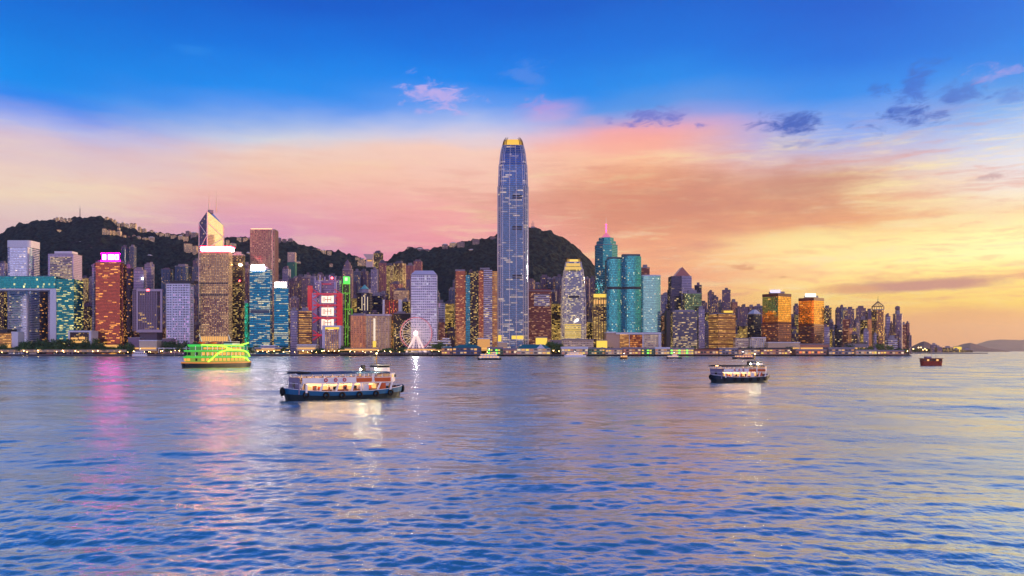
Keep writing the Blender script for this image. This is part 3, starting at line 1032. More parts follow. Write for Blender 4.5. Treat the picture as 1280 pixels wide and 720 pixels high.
# --- low hall at the left edge
t = empty("low_hall", (px_x(8, 1530), 1530, 3), "low amber lit hall under a flat dark roof beside a white cube", "hall")
part(t, "lit_hall", A['goldslat'], (-16, 13.5, 416.5, 437, 1530, 26))
part(t, "flat_roof", M_dark, (-18, 9, 411.5, 416.2, 1527, 30))
part(t, "white_cube", M_white, (14, 22.5, 414.5, 437, 1532, 20))
part(t, "entrance_light", M_pane, (8, 13, 430, 436.5, 1529.4, .5))

# --- copper pink tower with lit rooftop sign
t = G("copper_tower", 119.5, 155.5, 327, 1560, 'copper', "copper pink glass tower glowing orange below a bright magenta rooftop sign", asp=0.36, plant=0.0)
part(t, "side_slab", A['coppersd'], (150.2, 154, 330, 438, 1563, 14))
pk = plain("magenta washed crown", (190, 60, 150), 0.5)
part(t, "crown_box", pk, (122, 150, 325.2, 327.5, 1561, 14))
M_mag = glow("magenta neon", (1.0, 0.0, 0.55, 1), 40)
M_magw = glow("white pink neon", (1.0, 0.62, 0.85, 1), 6)
part(t, "sign_panel", glow("magenta sign board", (1, 0.0, 0.42, 1), 24), (127, 149, 317.6, 325, 1562, 1.0))
part(t, "sign_letter", M_magw, (135.2, 136.4, 318.2, 324.6, 1561.2, .5), (140.9, 142.1, 318.2, 324.6, 1561.2, .5), (136.7, 140.6, 318.2, 319.2, 1561.2, .5), (136.7, 140.6, 323.6, 324.6, 1561.2, .5), (137.5, 139.8, 320.2, 322.6, 1561.2, .5))
part(t, "sign_letter", M_magw, (131.2, 132.4, 318.2, 324.6, 1561.2, .5), (128, 131, 318.2, 319.1, 1561.2, .5), (128, 131, 323.7, 324.6, 1561.2, .5), (128, 129.8, 320, 322.8, 1561.2, .5))
part(t, "sign_letter", M_magw, (143.4, 144.6, 318.2, 324.6, 1561.2, .5), (144.8, 148.2, 318.2, 319.1, 1561.2, .5), (144.8, 148.2, 323.7, 324.6, 1561.2, .5), (146.2, 148.2, 320, 322.8, 1561.2, .5))
part(t, "neon_tube", M_mag, (126, 150, 316.6, 317.3, 1561.5, .6), (126, 150, 325.2, 326.0, 1559.4, .5))
part(t, "lobby", M_pane, (122, 149, 431, 434.5, 1559.5, .3))

G("slab_block", 115, 119.3, 333, 1600, 'silver', "narrow grey slab squeezed against the copper pink tower", asp=1.2, cat="building")

# --- framed box on a stem
t = G("framed_tower", 166, 202.5, 361.5, 1570, 'mauvegrid', "mauve gridded office box in a pale frame lifted on a narrow stem", asp=0.5, bottom=px_z(414, 1570), plant=0.0)
fr = plain("pale pink frame", (196, 172, 182), 0.6)
part(t, "frame", fr, (170.5, 202.5, 361.3, 364, 1568, 4), (170.5, 202.5, 412, 415.5, 1568, 4), (170.5, 172.4, 364.2, 411.8, 1568, 4), (200.4, 202.5, 364.2, 411.8, 1568, 4))
part(t, "stem", plain("grey stem concrete", (112, 100, 116), 0.8), (175, 196, 415.7, 439, 1574, 26))
piers_of(t, 4.6, plain("pale mullions", (166, 146, 160), .5), .7, .7, 0, t.h - 4)
part(t, "roof_lamp", M_red, (183, 186.5, 361.6, 363.6, 1567.6, .4))
G("office_tower", 155.5, 167, 334, 1640, 'navy', "dark navy tower with few lights between the copper tower and the framed box", asp=0.8)
t = G("white_block", 167, 183, 337, 1760, 'silver', "white block with a bright floodlight behind the framed box", asp=0.6, cat="building")
mb = MB(); mb.ball(L(t, 178, 348, 1757), 2.2); mb.build("floodlight", glow("cool floodlight", (0.9, 0.95, 1, 1), 12), t.root)
t = G("white_block", 180.5, 192, 333, 1800, 'silver', "white tower with a chimney-like top behind the framed box", asp=0.8, cat="building", plant=0.55, plant_h=9)

# --- white grid tower
t = G("white_grid_tower", 208, 241.5, 354, 1560, 'whitegrid', "white office tower of small square windows with a dark flat cap", asp=0.36, plant=0.0)
piers_of(t, 11.7, M_white, .9, .8)
part(t, "roof_cap", M_dark, (212.5, 242.5, 350.6, 354, 1562, 22))

# --- prism tower with two masts
D = 1680
mk = fac("shade tinted mirror glass", (158, 156, 176), (90, 96, 140), 4.0, 3.0, 0.94, 0.9, 0.02, WARM, 0.8, 3, 0.9, 0.07, wob=0.02, var=0.25)
mk2 = fac("sunset tinted mirror glass", (250, 236, 206), (240, 226, 200), 4.0, 3.0, 0.94, 0.9, 0.0, WARM, 0.8, 3, 0.9, 0.1, wob=0.02, var=0.15)  # right faces: same glass, sunset light put into its tint
mk = fac("shade tinted mirror glass", (92, 96, 140), (74, 80, 126), 4.0, 3.0, 0.94, 0.9, 0.02, WARM, 0.8, 3, 0.9, 0.07, wob=0.02, var=0.25)  # left faces: same glass, shade put into its tint
s, cx, cy = fit([(-.5, 0), (0.06, -.5), (.5, 0.3), (-.1, .6)], D, 249, 279.5)
t = empty("prism_tower", (cx, cy, 3), "sharp prism tower with white diagonal braces and twin masts above the bronze tower", "skyscraper")
zs, zp = px_z(279, D + 30) - 3, px_z(264, D) - 3
base = [(-.5 * s, 0), (.06 * s, -.5 * s), (.5 * s, .3 * s), (-.1 * s, .6 * s)]
ztop = [zs, zp, zs - 4, zp + 4]
mb = MB()
mb.loft([[(x, y, 0) for x, y in base], [(x, y, z) for (x, y), z in zip(base, ztop)]], top=False)
mb.mi = [0, 1, 1, 0][:len(mb.mi)]
mb.build("facade", [mk, mk2], t)
mb = MB()
q = [(x * 1.001, y * 1.001, z + .1) for (x, y), z in zip(base, ztop)]
mb.v.extend(q); mb.face((0, 1, 3)); mb.face((1, 2, 3))
mb.build("sloping_roof", plain("roof glass", (90, 90, 130), 0.2, 0.5), t)
wb = plain("white brace", (240, 232, 214), 0.4)
for k in range(4):
    mb = MB()
    a = base[k]
    mb.tube((a[0] * 1.01, a[1] * 1.01, 0), (a[0] * 1.01, a[1] * 1.01, ztop[k]), 1.2, n=5)
    mb.build("corner_rib", wb, t)
H = 56.0
for k in range(4):
    a, b_ = base[k], base[(k + 1) % 4]
    mb = MB()
    z = zs - 2
    j = 0
    up = True
    while z > 60:
        z2 = z - H / 2 * 1.02
        p0, p1 = (a, b_) if up else (b_, a)
        mb.tube((p0[0] * 1.01, p0[1] * 1.01, z), (p1[0] * 1.01, p1[1] * 1.01, z2), 1.0, n=5)
        z, up = z2, not up
    mb.build("diagonal_brace", wb, t)
mb = MB(); mb.box((0.02 * s, 0, zp + 3), (9, 9, 7), R(40)); mb.build("plant_room", M_conc, t)
mw_ = plain("cream mast", (244, 226, 180), 0.4)
for px in (261.2, 270.3):
    mast(t, px, 249.5, 266, D + 22, 1.3, 0.7, mw_)
    mast(t, px, 238, 249.5, D + 22, 0.5, 0.2, mw_, "mast_tip")

# --- bronze steel tower
t = G("bronze_tower", 249, 290.5, 313.5, 1590, 'steelgrid', "tall bronze grid tower full of lit rooms under a white lit band edged in red", asp=0.35, plant=0.0)
part(t, "lit_crown", glow("white crown band", (1.0, 0.56, 0.46, 1), 22), (251, 288.5, 309, 313.2, 1589, 20))
part(t, "red_edge", glow("red neon edge", (1.0, 0.01, 0.04, 1), 40), (250.5, 289, 307.8, 308.8, 1588.6, 20), (251, 288.5, 313.7, 314.8, 1588.8, .6))
part(t, "mechanical_band", M_dark, (250.6, 285.2, 367.5, 369.6, 1589.2, .6), (250.6, 285.2, 353, 354.6, 1589.2, .6))
part(t, "lobby", M_pane, (251.5, 285, 420.5, 426.5, 1589.2, .6))
mb = MB()
for i in range(13):
    px = 251.0 + i * 2.83
    p0 = L(t, px, 315, 1589.4)
    mb.box((p0[0], p0[1], t.h * 0.52), (0.55, 0.9, t.h * 0.93))
mb.build("mullion_ribs", plain("steel mullions", (156, 140, 140), 0.4, 0.5), t.root)

# --- dark tower with a gold lamp
t = G("dark_tower", 290.5, 306.5, 318, 1640, 'dark', "slim dark brown tower with one big gold lamp near its top", asp=0.7)
mb = MB(); mb.ball(L(t, 300.5, 331, 1638), 3.4, 10, 6, 0.7); mb.build("gold_lamp", glow("gold lamp", (1, .6, .16, 1), 120), t.root)
mb = MB(); mb.ball(L(t, 299.5, 351, 1638), 1.6); mb.build("red_lamp", M_red, t.root)

# --- tall brown grid slab
rings_of(t, 8.4, M_dark, .8, .5)
t = G("brown_slab", 313, 347.5, 286.5, 1690, 'browngrid', "tallest brown slab of small square lit windows behind the blue glass tower", asp=0.42, plant=0.0)
piers_of(t, 5.0, plain("brown piers", (150, 112, 104), .6), 1.1, .9)
part(t, "roof_lights", glow("roof edge lamps", (1, .55, .25, 1), 2.2), (313.6, 340, 285.6, 286.4, 1689.5, .8))
mb = MB()
p0 = L(t, 340.4, 290, 1689)
mb.box((p0[0], p0[1], t.h / 2), (1.6, 1.6, t.h - 1)); mb.build("corner_fin", plain("lit corner fin", (240, 190, 170), 0.5), t.root)

# --- blue glass tower with a white sign
t = G("blue_glass_tower", 312, 340, 336, 1560, 'blueaia', "blue glass tower banded with lit floors and a blank white lit sign", asp=0.28, plant=0.7, plant_h=4)
piers_of(t, 7.5, plain("blue mullions", (30, 96, 126), .4), .5, .6)
part(t, "lit_sign", M_signw, (314, 330.5, 331.2, 338.2, 1558.6, 1.2))
part(t, "mechanical_band", plain("dark teal louvres", (6, 70, 98), 0.3), (313, 336.5, 387.5, 392, 1559.5, .8))
# --- green lit sliver beside it
t = G("green_sliver", 305.8, 311.8, 378, 1575, fac("green washed glass", (0, 150, 110), (20, 120, 110), 4, 3, .92, .8, .25, (.05, 1, .5, 1), .8, 2, .7, .15), "low green lit glass sliver against the blue glass tower", asp=2.2, cat="building")
G("violet_tower", 305.5, 313, 340, 1720, 'violet', "thin violet tower between the gold lamp tower and the blue glass tower", asp=1.0)
# --- smaller blue tower
t = G("blue_glass_tower", 342.5, 362, 359, 1570, 'blueaia', "shorter blue glass tower with a small blank white lit sign", asp=0.3, plant=0.0)
part(t, "lit_sign", M_signw, (343.5, 358, 352.8, 358.8, 1571, 1.2))

# --- tower under green netting
t = G("netted_tower", 359, 371, 327, 2060, fac("green builders netting", (24, 96, 84), (34, 120, 100), 3.6, 3, .5, .5, .02, GOLD, 1, 1, .1, .6), "tower wrapped in green builders netting on the hillside", asp=0.8, plant=0.0)
mb = MB(); mb.prism([(x * .94, y * .94) for x, y in t.poly], t.h + .02, t.h + 25); mb.build("upper_frame", A['cream'], t.root)

# --- amber slatted block and its lavender neighbour
t = G("slatted_block", 373.5, 389.5, 388, 1560, 'goldslat', "amber lit block with dark slats beside the red trussed bank", asp=0.5, cat="building")
rings_of(t, 4.4, plain("dark slab edge", (70, 50, 46), .6), 1.5, .9)
G("plain_block", 363, 373.3, 388, 1575, 'silver', "plain lavender block wedged beside the amber slatted block", asp=0.6, cat="building")

# --- red trussed bank
t = empty("trussed_bank", (px_x(406, 1610), 1610, 3), "red edged bank tower of stacked trusses with three glowing white panels", "skyscraper")
gl = fac("grey violet bank glass", (92, 86, 124), (150, 136, 170), 4.2, 2.6, .8, .6, .12, WARM, 1, 2, .6, .15)
part(t, "core", gl, (391, 427, 366, 438, 1616, 36))
part(t, "upper_core", gl, (394, 424, 350, 365.8, 1622, 26))
sl = plain("lavender service tower", (170, 158, 190), 0.5)
part(t, "service_tower", sl, (390, 396.2, 366, 438, 1611, 12))
part(t, "service_tower", sl, (399.5, 401.3, 352, 438, 1611, 10))
part(t, "service_tower", sl, (417.6, 420.2, 352, 438, 1611, 10))
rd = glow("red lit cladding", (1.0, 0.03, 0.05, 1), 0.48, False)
part(t, "red_panel", rd, (421.3, 427, 367, 410, 1611, 10))
part(t, "red_panel", rd, (384.4, 389.4, 357, 388, 1640, 10))
wp = glow("white lit hanging panel", (1.0, 0.70, 0.55, 1), 1.7)
for y0, y1 in ((370, 378.5), (384.5, 394.5), (399, 412)):
    part(t, "lit_panel", wp, (402, 417, y0, y1, 1613, 1.4))
    part(t, "panel_figure", plain("panel tracery", (150, 70, 60), .5), (403.5, 404.3, y0 + 1.5, y1 - 1.5, 1612.4, .3), (405.6, 406.4, y0 + 1.5, y1 - 1.5, 1612.4, .3), (409.2, 410, y0 + 1, y1 - 1, 1612.4, .3), (413.2, 414, y0 + 1.5, y1 - 1.5, 1612.4, .3), (406.6, 409, y0 + 4, y0 + 4.8, 1612.4, .3), (410.2, 413, y0 + 4, y0 + 4.8, 1612.4, .3))
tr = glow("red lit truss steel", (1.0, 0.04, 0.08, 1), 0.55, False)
for y in (366.5, 380.5, 396.5, 418):
    mb = MB()
    pbox(mb, t, 391.5, 426.5, y, y + 1.6, 1609, 1.4)
    for a, b_ in ((391, 400), (418, 427)):
        mb.tube(L(t, a, y + 7, 1608.6), L(t, b_, y + 1, 1608.6), .8)
        mb.tube(L(t, a, y - 5, 1608.6), L(t, b_, y + 1, 1608.6), .8)
    mb.tube(L(t, 400.5, y + .8, 1608.6), L(t, 409.5, y + 3.4, 1608.6), .8)
    mb.tube(L(t, 418.5, y + .8, 1608.6), L(t, 409.5, y + 3.4, 1608.6), .8)
    mb.build("truss", tr, t)
for px, y in ((393, 347), (399, 343.5), (405, 346), (411, 343.5), (418, 346)):
    part(t, "roof_mast", sl, (px, px + 1.6, y, 356, 1624, 3))
part(t, "crane_boom", tr, (400, 414, 354.5, 355.5, 1618, 1.5))
mb = MB(); mb.ball(L(t, 415, 347.5, 1612), 2.2); mb.build("beacon", M_red, t)

# --- white framed gold hall in front of the bank
t = empty("white_framed_hall", (px_x(414, 1535), 1535, 3), "white framed waterfront hall with a gold gridded front below the red trussed bank", "hall")
part(t, "side_wall", plain("lavender white wall", (222, 206, 222), .6), (402.5, 406.3, 409, 439, 1535, 24), (424, 426, 409, 439, 1535, 24))
part(t, "front", fac("gold gridded hall front", (150, 96, 50), (196, 150, 110), 5, 2.6, .8, .6, .75, (1, .55, .12, 1), 1.25, 2, .3, .3), (406.5, 423.8, 413.5, 439, 1537, 22))
part(t, "cornice", plain("white cornice", (232, 220, 226), .6), (402.5, 426, 406.8, 408.8, 1534, 26))
part(t, "lit_frieze", M_pane_y, (406.5, 423.8, 409, 411.6, 1536, .6))
mb = MB()
for i in range(8):
    pbox(mb, t, 407.6 + i * 2.15, 408.4 + i * 2.15, 413.5, 436, 1536, .9)
mb.build("mullion_grid", plain("violet grey mullions", (170, 150, 170), .5), t)

# --- green outlined tower
gn = glow("green neon", (0.30, 1.0, 0.03, 1), .62)
t = empty("green_outlined_tower", (px_x(433, 1640), 1640, 3), "stepped dark tower outlined in bright green neon", "skyscraper")
tw = fac("dark stepped wall", (62, 56, 44), (74, 72, 48), 4, 3, .6, .6, .16, (.6, 1, .2, 1), .9, 2, .4, .2)
part(t, "shaft", tw, (428.3, 436.8, 355, 438, 1644, 16))
part(t, "lower_wing", tw, (427.5, 440, 386, 438, 1640, 22))
part(t, "lit_lantern", glow("green lantern", (0.12, 1.0, 0.12, 1), 1.1), (429, 436, 345.5, 354.8, 1645, 12))
part(t, "lantern_core", glow("bright green core", (0.45, 1.0, 0.35, 1), 2.0), (431, 434.4, 346.8, 351, 1644.4, .5))
for bx in ((428, 428.5, 355, 386), (436.5, 437.0, 355, 386), (427.3, 427.8, 386, 437), (439.7, 440.2, 386, 437), (431.5, 431.9, 367, 432), (434.6, 435.0, 378, 432)):
    part(t, "neon_line", gn, bx[:4] + (1638.6, .7))
for y, a, b_ in ((354.8, 428, 437), (366, 428, 437), (386, 427.5, 440)):
    part(t, "neon_line", gn, (a, b_, y, y + .7, 1638.2, .3))

# --- pointed tower behind the green one
t = G("pointed_tower", 427.5, 441.5, 336, 1880, 'mauve', "mauve tower stepping up to a small pointed top behind the green outlined tower", shape='oct', asp=0.9, plant=0.0)
mb = MB()
for k, (sc_, h0, h1) in enumerate(((.78, 0, 9), (.55, 9, 16))):
    mb.prism([(x * sc_, y * sc_) for x, y in t.poly], t.h + h0, t.h + h1)
mb.loft([[(x * .4, y * .4, t.h + 16) for x, y in t.poly], [(x * .03, y * .03, t.h + 24) for x, y in t.poly]])
mb.build("stepped_crown", A['mauve'], t.root)

# --- drum with a teal cone
t = G("cone_topped_drum", 446, 465.5, 365, 1680, 'slate', "dark round tower wearing a pale teal cone roof", shape='round', asp=1.0, plant=0.0)
mb = MB(); mb.prism([(x * .8, y * .8) for x, y in t.poly], t.h, t.h + 7); mb.build("upper_drum", A['silver'], t.root)
mb = MB(); mb.loft([[(x * .62, y * .62, t.h + 7) for x, y in t.poly], [(x * .02, y * .02, t.h + 17) for x, y in t.poly]], bot=True); mb.build("cone_roof", plain("pale teal copper", (128, 196, 190), .5), t.root)
for px in (452, 455.5, 459):
    part(t, "lit_strip", M_pane_w, (px, px + .8, 371, 388, 1678.5, .6))

# --- orange hall and brown ribbed hall
t = G("orange_hall", 438.3, 460.5, 393.5, 1560, 'orangehall', "broad orange floodlit stone block right of the green outlined tower", asp=0.9, yaw=0, cat="building", plant=.7, plant_h=3)
for px in (441, 445, 449, 453):
    part(t, "pilaster", plain("orange floodlit pilaster", (250, 176, 126), .7), (px, px + 1.0, 396, 438, 1559.0, .8))  # pilasters carry the same floodlight in their colour
t = G("ribbed_hall", 457.2, 489.2, 394, 1550, 'brownhall', "brown ribbed hall split by a white lit vertical slot beside the orange block", asp=0.5, cat="building", plant=0.0)
part(t, "cornice", plain("lavender cornice", (206, 186, 190), .6), (458, 488, 392.6, 394.6, 1549, 22))
part(t, "lit_slot", glow("white slot light", (1, .82, .66, 1), 1.0), (466.8, 469.2, 398, 426, 1549.2, .6))
part(t, "slot_lamp", M_pane_y, (466, 470, 426.2, 434, 1549.0, .8))
for px in (459, 462.5, 473, 477, 481, 485):
    part(t, "pilaster", plain("pale rib", (196, 164, 150), .7), (px, px + .9, 397, 436, 1549.2, .7))

# --- two-winged red and white slab behind the halls
t = empty("split_slab", (px_x(490, 1660), 1660, 3), "dark red slab held between two white vertical fins behind the ribbed hall", "skyscraper")
part(t, "shaft", A['coppersd'], (481, 497.8, 375, 438, 1662, 26))
part(t, "white_fin", M_white, (478.2, 480.8, 374.5, 438, 1660, 14))
part(t, "white_fin", M_white, (498, 502, 374.5, 392, 1660, 14))
part(t, "red_tube", rd, (491.4, 492.1, 377, 428, 1661, .6))
part(t, "red_tube", rd, (486.4, 487.1, 377, 428, 1661, .6))

# --- white tower of round windows
t = G("porthole_tower", 513.8, 547.2, 343, 1580, 'porthole', "tall white tower of round windows with a hipped flat roof behind the big wheel", asp=0.42, plant=0.0)
mb = MB()
mb.loft([[(x, y, t.h + .02) for x, y in t.poly], [(x * .72, y * .72, t.h + 8) for x, y in t.poly]])
mb.build("hipped_roof", plain("lavender white roof", (206, 196, 216), .5), t.root)

# --- low white terraces
t = empty("terraced_hall", (px_x(548, 1545), 1545, 3), "low white ship-like terraces beside the foot of the big wheel", "hall")
for k, (a, b_, y) in enumerate(((534, 564, 432.5), (535, 563.5, 428.5), (538, 563, 425.5), (553, 562, 422.5))):
    part(t, "terrace", M_white, (a, b_, y, y + 1.6, 1545 + k * 1.5, 20))
    if k < 3:
        part(t, "glazed_floor", A['dark'], (a + .8, b_ - .8, y + 1.7, y + 4.2, 1547 + k * 1.5, 16))

# --- brown twin towers left of the giant
t = empty("exchange_tower", (px_x(579, 1600), 1600, 3), "brown banded tower with a teal glazed corner, left one of a joined pair", "skyscraper")
mb = MB(); p = L(t, 575.5, 339, 1600)
rp = [(p[0] + x * 23, p[1] + 14 + y * 28) for x, y in unit_poly('soft', 1.0)]
mb.prism(rp, 0, p[2]); mb.build("facade", A['redbrown'], t)
part(t, "glazed_corner", A['tealstrip'], (581.6, 587.6, 344, 438, 1602, 26))
part(t, "shadow_wing", A['dark'], (588, 598, 338.5, 438, 1612, 26))
part(t, "roof_room", M_conc, (569, 581, 336.8, 339, 1606, 14))
t = empty("exchange_tower", (px_x(609, 1590), 1590, 3), "brown and white striped tower against the left side of the giant tower", "skyscraper")
part(t, "brown_bay", A['redbrown'], (598.3, 604.3, 338, 438, 1596, 30))
part(t, "striped_bay", A['stripe'], (604.5, 615.2, 337, 438, 1592, 34))
part(t, "gold_bay", fac("gold catching bay", (150, 104, 64), (196, 150, 110), 4.2, 3, .9, .5, .3, GOLD, .8, 4, .6, .15), (615.4, 621.4, 339, 438, 1598, 30))
part(t, "roof_room", M_conc, (600, 612, 334.6, 336.8, 1606, 16))


# --- the giant
def giant(name, label, D, half, levels, mat, crown_px, body_bottom=438, claws=22, notch=None):
    """levels: (row, half width in px) from the bottom up about the axis px"""
    ax = half
    x0 = px_x(ax, D + 28)
    t = empty(name, (x0, D + 28, 3), label, "skyscraper")
    t_ = Tower(); t_.root = t
    rings = []
    sq = unit_poly('soft', 1.0)
    dpt = D + 28
    for py, hw in levels:
        w = hw * 2 / F * dpt * 0.985
        rings.append([(x * w, y * w, max(0.0, px_z(py, dpt - w / 2) - 3)) for x, y in sq])
    mb = MB()
    mb.loft(rings, top=True)
    mb.build("facade", mat, t)
    return t, t_, rings


IFC_LV = [(438, 19.4), (232, 19.2), (231.5, 18.6), (205, 17.6), (204.5, 17.0), (192, 15.8), (186, 14.6), (181, 13.2)]
t, t_, rings = giant("giant_tower", "giant silver blue tower rising far above all others to a gold claw crown", 1600, 641.2, IFC_LV, A['ifc'], None)
fin = plain("silver fin", (206, 194, 194), 0.35, 0.3)
mb = MB()
n = len(rings[0])
for i in range(n):                   # slim fins up every facet of the wall
    for f_ in (0.0, 0.33, 0.66) if (i % 5 == 4) else (0.0,):
        for k in (0, 2, 4, 5, 6):
            a = rings[k][i]; b_ = rings[k][(i + 1) % n]; c = rings[k + 1][i]; d_ = rings[k + 1][(i + 1) % n]
            p0 = [a[j] + (b_[j] - a[j]) * f_ for j in range(3)]
            p1 = [c[j] + (d_[j] - c[j]) * f_ for j in range(3)]
            mb.tube((p0[0] * 1.006, p0[1] * 1.006, p0[2]), (p1[0] * 1.006, p1[1] * 1.006, p1[2]), .75, n=4)
mb.build("fin_ribs", fin, t)
topz = rings[-1][0][2]
tr_ = rings[-1]
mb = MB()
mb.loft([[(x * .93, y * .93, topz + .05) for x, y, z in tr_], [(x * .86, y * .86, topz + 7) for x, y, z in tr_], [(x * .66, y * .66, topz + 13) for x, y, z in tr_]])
mb.build("crown_glow_core", glow("gold crown floodlight glow", (1.0, 0.56, 0.06, 1), 1.05), t)  # added glowing core standing in for floodlight on the crown
gold_steel = plain("gold floodlit steel", (150, 110, 56), 0.4, 0.3)  # floodlight gold put into the colour of the claw steel
for i in range(0, n):
    a = tr_[i]
    mb = MB()
    mb.tube((a[0] * 1.0, a[1] * 1.0, topz - 1), (a[0] * .88, a[1] * .88, topz + 10), 0.9, 0.8, 5)
    mb.tube((a[0] * .88, a[1] * .88, topz + 10), (a[0] * .70, a[1] * .70, topz + 16 + (i % 3) * 1.2), 0.8, 0.3, 5)
    mb.build("crown_claw", gold_steel, t)
part(t, "vertical_recess", M_dark, (627.6, 628.5, 234, 430, 1598.5, 2), (654.6, 655.2, 234, 430, 1596.4, 2))
for y in (243.5, 282.5, 343.5):
    part(t, "louvre_bay", M_dark, (640.5, 652.5, y, y + 1.9, 1596.2, 3), (640.5, 652.5, y + 3.2, y + 4.6, 1596.2, 3))
part(t, "lit_base", M_pane_y, (622.6, 626.6, 419, 431, 1596, 3))
part(t, "lit_base", M_pane_y, (639.5, 655, 419.5, 424, 1596, 3))

# --- red brown block right of it
t = G("red_block", 660.5, 689, 363, 1640, 'brick', "red brown block with a pale louvred panel right of the giant tower", asp=0.7, plant=0.0)
rings_of(t, 4.2, plain("red brown slab edge", (140, 76, 70), .6), 1.3, .7, 3, t.h - 45)
part(t, "louvre_panel", A['stripe'], (667.5, 687, 367.5, 383, 1639.2, .8))
part(t, "roof_slab", plain("red roof", (150, 60, 58), .6), (661, 688.5, 361.6, 363, 1642, 22))

# --- smaller sister tower
LV = [(438, 15.2), (372, 15.0), (371.5, 14.4), (346, 13.6), (345.5, 12.8), (336, 11.8), (335.6, 11.0), (327, 9.6)]
t, t_, rings = giant("sister_tower", "shorter silver tower with a gold lit crown, a small copy of the giant tower", 1590, 716.6, LV, A['ifcs'], None)
topz = rings[-1][0][2]
tr_ = rings[-1]
mb = MB(); mb.loft([[(x * .92, y * .92, topz + .05) for x, y, z in tr_], [(x * .84, y * .84, topz + 5) for x, y, z in tr_]]); mb.build("crown_glow_core", glow("gold floodlight glow", (1.0, 0.62, 0.12, 1), 1.2), t)  # added glowing core in place of crown floodlights
for i in range(0, len(tr_)):
    a = tr_[i]
    mb = MB(); mb.tube((a[0], a[1], topz - 1), (a[0] * .84, a[1] * .84, topz + 8), .7, .4, 5); mb.build("crown_claw", gold_steel, t)
part(t, "crown_floor", glow("gold crown floors", (1.0, 0.62, 0.14, 1), .85, False), (708, 725.4, 329, 332.4, 1589.5, 6), (706.6, 726.8, 333.6, 336.6, 1588, 6))
part(t, "louvre_bay", M_dark, (711, 724, 369.6, 372, 1585.6, 3))
mb = MB()
for k in (0, 2, 4, 6):
    for i in range(len(tr_)):
        a, c = rings[k][i], rings[k + 1][i]
        mb.tube((a[0] * 1.006, a[1] * 1.006, a[2]), (c[0] * 1.006, c[1] * 1.006, c[2]), .45, n=4)
mb.build("fin_ribs", fin, t)
part(t, "lit_lower_wall", glow("gold lit lower floors", (1.0, 0.66, 0.14, 1), .75, False), *[(706, 726.5, 405 + k * 2.6, 406.5 + k * 2.6, 1585.4, 3) for k in range(7)])
mb = MB(); mb.ball(L(t, 721.5, 400, 1585), 3.2, 12, 8); mb.build("floodlit_disc", glow("white disc", (1, .9, .85, 1), 2.2), t)
part(t, "emblem", glow("white emblem", (1, .9, .85, 1), 1.8), (717.5, 720.5, 401, 403, 1585.2, .5))

# --- gold lit block
t = G("gold_block", 740.5, 758.5, 369, 1600, 'darkgold', "short block with a bright gold top floor below the sea green tower", asp=0.8, cat="building", plant=0.0)
part(t, "lit_top", M_pane_y, (742, 757.4, 367.4, 371.6, 1599.2, .8))
for i in range(6):
    part(t, "column", plain("dark gold column", (96, 64, 44), .5), (741.2 + i * 3.2, 742.1 + i * 3.2, 372, 430, 1599.2, .8))
part(t, "lit_frieze", M_pane, (742, 757.4, 375, 380, 1599.4, .5))

# --- sea green octagon with a pink spire
t = G("sea_green_tower", 743.5, 772, 305, 1700, 'center', "sea green octagonal tower topped by a pink neon spire", shape='octreg', asp=1, yaw=0, plant=0.0)
mb = MB(); mb.prism([(x * .86, y * .86) for x, y in t.poly], t.h + .02, t.h + 8); mb.prism([(x * .66, y * .66) for x, y in t.poly], t.h + 8.02, t.h + 16); mb.build("stepped_crown", A['center'], t.root)
mb = MB(); mb.loft([[(x * .48, y * .48, t.h + 16.1) for x, y in t.poly], [(x * .06, y * .06, t.h + 28) for x, y in t.poly]]); mb.build("spire_cone", glow("pink neon cone", (1, .22, .42, 1), .8), t.root)
pn = glow("pink neon", (1, .10, .38, 1), 2.4)
mb = MB(); mb.tube((0, 0, t.h + 27), (0, 0, t.h + 48), 1.6, 1.0); mb.build("neon_spire", pn, t.root)
mb = MB(); mb.tube((0, 0, t.h + 48), (0, 0, t.h + 62), .5, .2); mb.build("mast_tip", M_steel, t.root)
for z in (33, 40, 46):
    mb = MB(); mb.ball((0, 0, t.h + z), 2.4, 10, 6, .7); mb.build("spire_ring", pn, t.root)

# --- aqua hotel of two bowed wings and its pale wing
t = empty("aqua_hotel", (px_x(780, 1580), 1580, 3), "broad aqua glass hotel of two bowed wings with a dark belt", "hotel")
D = 1580


def bowed(px0, px1, top, D, depth, bulge, z0=0.0, k=1.0):
    a, b_ = L(t, px0, top, D), L(t, px1, top, D)
    n = 12
    return [(a[0] + (b_[0] - a[0]) * i / n, a[1] - bulge * math.sin(math.pi * i / n)) for i in range(n + 1)] + [(b_[0], a[1] + depth), (a[0], a[1] + depth)], a[2]


for px0, px1, top, bul in ((758.3, 777, 324, 6), (777.3, 801.5, 320.5, 9)):
    pl, z = bowed(px0, px1, top, D, 30, bul)
    mb = MB(); mb.prism(pl, px_z(416, D) - 3, z); mb.build("wing", A['hotel'], t)
    pl, z2 = bowed(px0 + .3, px1 - .3, top, D - .4, 30, bul)
    mb = MB(); mb.prism(pl, px_z(361.6, D) - 3, px_z(358.6, D) - 3); mb.build("dark_belt", M_dark, t)
    pl, z2 = bowed(px0 + 1.2, px1 - 1.2, top, D + 6, 20, 2)
    mb = MB(); mb.prism(pl, z + .02, z + 5); mb.build("roof_screen", plain("dark roof screen", (60, 86, 96), .5), t)
part(t, "roof_room", plain("grey brown plant", (110, 92, 96), .7), (778, 800, 317.6, 319.4, 1592, 16))
t2 = t
t = empty("pale_wing", (px_x(814, 1585), 1585, 3), "pale aqua gridded tower catching a gold reflection beside the aqua hotel", "hotel")
pl, z = bowed(802, 825.8, 345, 1590, 26, 5)
mb = MB(); mb.prism(pl, px_z(416, 1590) - 3, z); mb.build("facade", A['hotelr'], t)
pl, z2 = bowed(802, 825.8, 345, 1590.2, 26, 5)
